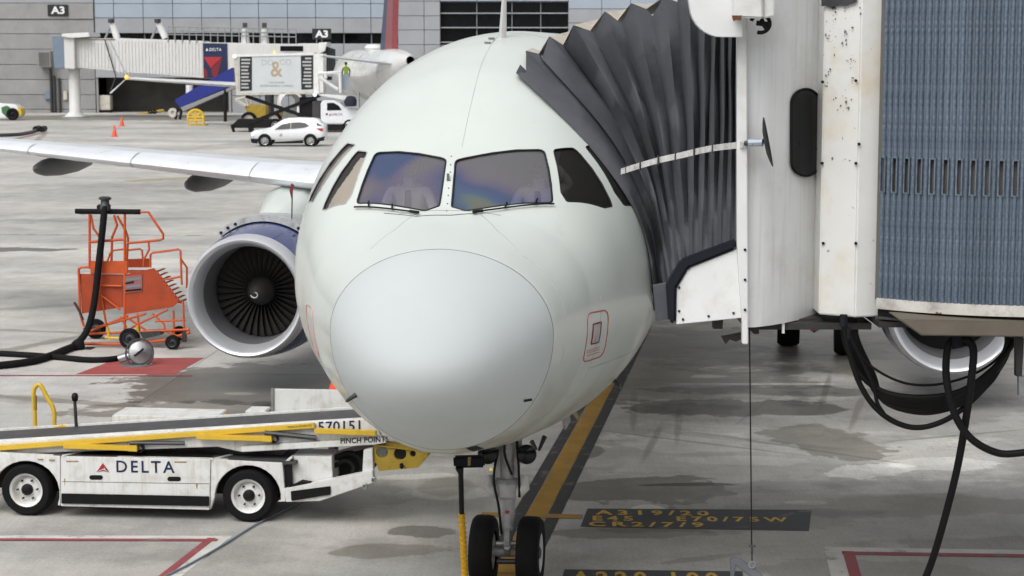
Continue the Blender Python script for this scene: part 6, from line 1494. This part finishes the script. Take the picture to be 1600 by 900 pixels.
# belt surface between near and far edges
def bz_(x): return b_(x, bline(x), .15).z
x0, x1 = -60, 640
p0, p1 = b_(x0, bline(x0), .15), b_(590, bline(590), .15); sl_ = (p1.z - p0.z) / (p1.x - p0.x)
def bp(lx, ly, dz_=0): return Vector((lx, ly, p0.z + (lx - p0.x) * sl_ + dz_))
lx0, lx1 = p0.x, p1.x + .5
MB().prism([bp(lx0, .27, -.02), bp(lx1, .27, -.02), bp(lx1, .98, -.02), bp(lx0, .98, -.02)], (0, 0, .012)).build('belt', m_belt, beam)
for ly in (.20, 1.01): MB().prism([bp(lx0, ly, -.12), bp(lx1, ly, -.12), bp(lx1, ly + .05, -.12), bp(lx0, ly + .05, -.12)], (0, 0, .135)).build('belt_edge', m_gse, beam, bevel=.006)
MB().prism([bp(lx0, .27, -.16), bp(lx1, .27, -.16), bp(lx1, .98, -.16), bp(lx0, .98, -.16)], (0, 0, .03)).build('belt_return', m_black, beam)
bpr([(-60, bline(-60, 676, 640) + 1), (340, bline(340, 676, 640)), (340, bline(340, 676, 640) - 2.5), (-60, bline(-60, 676, 640) - 1)], 1.1, .05, 'far_rail', m_yellow, beam)
bpr([(424, 607.5), (552, 609.5), (620, 612), (620, 660), (424, 660)], 1.12, .03, 'side_guard', m_gse, blr); bpr([(423, 607), (428, 607), (428, 660), (423, 660)], 1.10, .05, 'guard_post', m_steel)
cv = MB(); zt_ = b_(350, 652, 1.2).z; cv.bx(b_(175, 652, 1.2).x, b_(338, 650, 1.2).x, 1.2, 1.75, zt_ - .14, zt_); cv.build('engine_cover', m_gse, blr, bevel=.012)
bpr([(345, 652), (350, 646), (353, 650), (349, 656)], 1.15, .1, 'yellow_bracket', m_yellow)
MB().bx(b_(383, 650, 1.2).x, b_(416, 650, 1.2).x, 1.2, 1.5, b_(383, 650, 1.2).z, b_(383, 641, 1.2).z).build('control_box', m_gse, blr, bevel=.015); MB().bx(b_(379, 653, 1.18).x, b_(423, 653, 1.18).x, 1.18, 1.55, b_(383, 656, 1.2).z, b_(383, 650.5, 1.2).z).build('control_base', m_black, blr)
MB().tube(spline([b_(55, 680, 1.05), b_(54, 640, 1.05), b_(52.5, 612, 1.05), b_(58, 602, 1.05), b_(64, 603, 1.05), b_(74, 622, 1.05), b_(84, 641, 1.05), b_(85, 672, 1.05)], 5), .028, 10).build('hand_rail', m_yellow, blr, smooth=60)
MB().tube([b_(54.5, 640, 1.05), b_(54, 618, 1.05)], .0295, 10).build('hand_rail_grip', m_olive, blr, smooth=60)
lv = MB().tube([b_(119.5, 672, 1.0), b_(117, 628, 1.0)], .022, 8).build('gear_lever', m_dsteel, blr, smooth=60); MB().lathe([(0, -.07), (.035, -.05), (.045, 0), (.035, .04), (0, .055)], b_(117, 620, 1.0), (0, 0, 1), 12).build('lever_knob', m_black, lv, smooth=60)
bpr([(60, 676), (96, 664), (110, 668), (96, 672)], 1.0, .12, 'rail_foot', m_yellow)

# ------------------------------------------------------------------ orange maintenance platform
og = gnd(168, 543); opl = thing('maintenance_platform', 'orange steel servicing platform with stairs standing beside the engine', 'service platform', og, R(-6)); OF = Frame(opl.location, R(-6))
def o_(x, y, ly=0.0): return OF.hit(x, y, ly)
def otube(name, pts, ly=0, r=.026, m=m_orange, par=opl, dl=None):
    P = [o_(p[0], p[1], p[2] if len(p) > 2 else ly) for p in pts]; return MB().tube(P, r, 8).build(name, m, par, smooth=60)
FR, BK = 0.0, 1.0
otube('post', [(140, 335), (140, 420)], FR); otube('post', [(195, 335), (195, 538)], FR); otube('post', [(178, 336), (183, 352), (175, 371), (174, 418)], BK); otube('post', [(142, 336), (146, 357), (160, 377), (160, 410)], BK); otube('post', [(183, 337), (196, 360), (200, 372), (198, 410)], BK)
MB().tube([o_(118, 330, FR), o_(219, 331, FR)], .05, 10).build('padded_bar', m_rubber, opl, smooth=60); MB().tube([o_(124, 331.5, .3), o_(206, 331.5, .3)], .04, 10).build('padded_bar', m_rubber, opl, smooth=60)
otube('mid_rail', [(141, 378), (196, 374)], FR)
otube('guard_rail', [(219, 331.5), (232, 331.5), (255, 366), (255, 373), (250, 375), (198, 380)], FR, .024); otube('guard_rail', [(232, 377), (233, 390), (225, 405), (224, 416)], FR, .02); otube('guard_rail', [(198, 391), (219, 389), (222, 391), (224, 414)], BK, .02)
otube('guard_rail', [(168, 408), (172, 396), (178, 391), (198, 389)], BK, .02)
otube('stair_rail', [(235, 418), (235, 398), (238, 395), (279, 389.5), (282, 392), (284, 445)], FR, .022); otube('stair_rail', [(257, 437), (283, 432)], FR, .02); otube('stair_rail', [(282, 404), (292, 418), (292, 450)], BK, .022)
otube('frame_tube', [(123, 425), (123, 420), (127, 418), (142, 417)], FR, .024); otube('frame_tube', [(123, 422), (125, 490), (131, 510)], FR, .026)
MB().prism([o_(x, y, -.02) for x, y in ((141, 408), (199, 408), (199, 428), (141, 428))], (0, .06, 0)).build('toe_board', m_orange, opl, bevel=.008); MB().prism([o_(x, y, .95) for x, y in ((199, 405), (233, 404), (233, 418), (199, 418))], (0, .04, 0)).build('toe_board', m_orange2, opl)
MB().prism([o_(142, 428, 0), o_(235, 426, 0), o_(235, 424, .98), o_(142, 424, .98)], (0, 0, .03)).build('platform_floor', m_orange2, opl)
MB().prism([o_(x, y, .02) for x, y in ((125, 428), (192, 429), (192, 480), (128, 490))], (0, .03, 0)).build('end_panel', m_orange2, opl); otube('brace', [(155, 446), (190, 447)], -.02, .022); otube('brace', [(156, 460), (188, 484)], -.02, .022); otube('brace', [(158, 462), (170, 528)], -.02, .022)
spn = MB().prism([o_(x, y, -.01) for x, y in ((195, 429), (240, 419), (246, 425), (281, 470), (270, 480), (195, 491))], (0, .03, 0)).build('side_panel', m_orange2, opl)
for i in range(9):
    f = i / 8; x, y = 245 + 36 * f, 423 + 48 * f
    p = o_(x, y, 0); MB().bx(p.x - .06, p.x - .005, .03, .6, p.z - .035, p.z - .02).build('stair_tread', m_tread, opl)
    MB().tube([o_(x + 1, y + 4, -.02), o_(x + 2.5, y + 2, -.02)], .012, 6).build('tread_lug', m_orange, spn)
plq = MB().prism([o_(x, y, -.03) for x, y in ((195, 432), (222, 429), (222, 455), (195, 458))], (0, .015, 0)).build('notice_plate', mat('notice_plate_print', (.30, .12, .10, 1), .6), spn)
for y0, xa, xb in ((436, 197, 220), (441.5, 196, 209), (447, 198, 220), (453, 196, 221)):
    MB().prism([o_(x, y, -.036) for x, y in ((xa, y0), (xb, y0 - 2.5), (xb, y0 + .6), (xa, y0 + 3))], (0, .005, 0)).build('notice_print', m_bluegrey if y0 in (436, 447) else m_black, plq)
for ly in (FR, BK):
    otube('base_tube', [(133, 537), (193, 538), (262, 531), (297, 519)], ly, .03); otube('base_tube', [(131, 512), (134, 522), (200, 519), (296, 515)], ly, .026)
    otube('scissor_tube', [(150, 512), (228, 490)], ly, .024); otube('scissor_tube', [(140, 518), (200, 493)], ly, .022); otube('scissor_tube', [(197, 495), (240, 524)], ly, .022); otube('scissor_tube', [(238, 490), (256, 506), (258, 514)], ly, .02); otube('scissor_tube', [(215, 490), (218, 520)], ly, .022); otube('scissor_tube', [(188, 495), (198, 512)], ly, .02)
    otube('scissor_tube', [(243, 502), (290, 500)], ly, .02); otube('scissor_tube', [(271, 485), (272, 530)], ly, .022); otube('scissor_tube', [(286, 470), (288, 516)], ly, .02); otube('scissor_tube', [(250, 515), (292, 530)], ly, .02); otube('scissor_tube', [(205, 512), (262, 484)], ly, .02)
for x, y in ((168, 520), (214, 518)): MB().tube([o_(x, y - 9, -.03), o_(x + 3, y + 10, -.03)], .03, 8).build('screw_jack', m_yellow, opl, smooth=60)
MB().tube([o_(164, 527, -.03), o_(190, 529, -.03)], .025, 8).build('jack_bar', m_yellow, opl)
for (x, r, ly) in ((205, .20, -.1), (272, .14, -.1), (150, .2, 1.1), (280, .14, 1.1)):
    p = o_(x, 530, max(ly, 0)); wheel('wheel', (p.x, ly, r), (0, -1, 0), r, .12, opl, hubm=m_dsteel)
MB().tube([o_(288, 518, 0), o_(288, 534, 0)], .05, 8).build('caster_post', m_dsteel, opl); MB().prism([o_(x, y, -.06) for x, y in ((218, 519), (250, 517), (250, 524), (224, 530))], (0, .3, 0)).build('tow_handle', m_dsteel, opl)
MB().tube([o_(116, 472, -.02), o_(124, 486, -.02), o_(130, 500, -.02)], .025, 8).build('brake_lever', m_dsteel, opl, smooth=60)
# fuelling hoses and hydrant coupler
hz = thing('fuel_hose', 'thick black fuel hose hanging down from the top of the orange platform', 'hose', o_(163, 340, -.12).xy.to_3d() * 0 + og, R(-6))
hose = spline([o_(164, 322, -.10), o_(162, 340, -.13), o_(159, 370, -.15), o_(154, 415, -.16), o_(149, 460, -.17), o_(143, 495, -.2), o_(134, 520, -.24), o_(121, 537, -.30)], 7)
MB().tube(hose, .065, 12).build('hose_line', m_rubber, hz, smooth=60)
cpl = MB().lathe([(.05, .0), (.07, .05), (.11, .08), (.11, .16), (.08, .2), (.08, .26), (.12, .28), (.12, .31), (.07, .33), (0, .33)], o_(164, 334, -.05), (.03, 0, 1), 18).build('top_coupling', m_dsteel, hz, smooth=40)
MB().box(o_(156, 326, -.08), (.10, .10, .16)).build('coupling_latch', m_black, cpl, bevel=.02)
MB().lathe([(.03, -.1), (.1, -.08), (.13, 0), (.1, .1), (.05, .13)], o_(122, 538, -.32), (.6, -.2, -1), 14).build('hose_joint', m_rubber, hz, smooth=60)
MB().prism([o_(x, y, -.3) for x, y in ((112, 545), (142, 545), (144, 550), (112, 551))], (0, .25, 0)).build('hose_cradle', m_black, hz)
def ghose(label, pts, r):
    P = [gnd(x, y) for x, y in pts]; P = [p + Vector((0, 0, r)) for p in P]; t = thing('fuel_hose', label, 'hose', P[0])
    MB().tube([p - P[0] for p in spline(P, 8)], r, 10).build('hose_line', m_rubber, t, smooth=60); return t
ghose('black hose curving away from the foot of the orange platform to the left edge', [(122, 545), (105, 551), (75, 563), (40, 572), (-30, 579), (-160, 585), (-300, 580)], .07)
ghose('straight black hose lying from the left edge to the hydrant coupler', [(-300, 560), (-160, 556), (-30, 556), (40, 559), (95, 563), (140, 567), (180, 565), (200, 558)], .055)
hy = thing('hydrant_coupler', 'round silver hydrant coupler on the red painted patch', 'coupler', gnd(215, 570)); HY = Frame(hy.location)
def y_(x, y, ly=0): return HY.hit(x, y, ly)
MB().lathe([(.02, -.05), (.16, -.05), (.20, -.02), (.22, .0), (.20, .05), (.12, .08), (.0, .1)], y_(219, 551), (.25, -1, .25), 28).build('coupler_disc', m_steel, hy, smooth=40)
MB().tube([y_(219, 551) + Vector((.25 * math.cos(a), -.06 + .06 * math.sin(a), .25 * math.sin(a))) for a in np.linspace(0, 6.28, 25)[:-1]], .018, 6, closed=True).build('coupler_ring', m_dsteel, hy, smooth=60)
MB().tube([y_(216, 558), y_(213, 569)], [.10, .08], 12).build('coupler_neck', m_dsteel, hy, smooth=60); MB().tube([y_(186, 561), y_(202, 556), y_(212, 556)], .08, 10).build('inlet_elbow', m_steel, hy, smooth=60)
MB().tube([y_(210, 556, -.12), y_(224, 545, -.14)], .02, 6).build('coupler_handle', m_black, hy)
MB().lathe([(.30, .0), (.30, .012), (0, .012)], Vector((-.02, -.02, .004)), (0, 0, 1), 28).build('pit_lid', m_steel, hy)

# ------------------------------------------------------------------ T-headed pole with yellow braid in front of the nose wheel
pl0 = at(727, 950, 19.3); pl0.z = 0
wd = thing('padded_prop', 'black T headed pole with yellow braided lower shaft beside the nose wheel', 'prop', (pl0.x, 19.3, 0)); WD = Frame(wd.location)
def w_(x, y, ly=0): return WD.hit(x, y, ly)
hdp = MB().prism([w_(x, y) for x, y in ((708, 714), (756, 713), (758, 731), (709, 732))], (0, .10, 0)).build('head_pad', m_pad, wd, bevel=.02)
MB().prism([w_(x, y, -.012) for x, y in ((731, 715), (736, 714), (735, 727), (731, 728))], (0, .01, 0)).build('worn_mark', m_rst, hdp)
MB().tube([w_(718, 731), w_(720, 740), w_(721.5, 805)], [.045, .028, .026], 12).build('shaft', m_black, wd, smooth=60)
cen_ = [w_(721.5 + (y - 805) * .052, y) for y in np.linspace(803, 945, 60)]
MB().tube(cen_, .030, 10).build('braid_core', m_rope, wd, smooth=60)
for ph in (0, 1):
    br = []
    for i in range(160):
        f = i / 159; c = cen_[0].lerp(cen_[-1], f); a = f * 62 + ph * math.pi; br.append(c + Vector((.026 * math.cos(a), .026 * math.sin(a), 0)))
    MB().tube(br, .014, 6).build('braid_strand', m_rope, wd, smooth=60)
MB().lathe([(.10, 0), (.10, .03), (.04, .06), (0, .06)], WD.loc(Vector((cen_[-1].x + wd.location.x, 19.3, 0))), (0, 0, 1), 18).build('foot', m_rubber, wd, smooth=40)

# thin cable lying on the apron from under the loader towards the camera
P = [gnd(x, y) + Vector((0, 0, .02)) for x, y in ((500, 775), (450, 797), (400, 822), (350, 853), (300, 882), (250, 908), (180, 950))]
gcb = thing('ground_cable', 'thin grey cable lying on the apron from under the loader across the red corner line', 'cable', P[0])
MB().tube([p - P[0] for p in spline(P, 6)], .012, 8).build('cable_line', m_bluegrey, gcb, smooth=60)
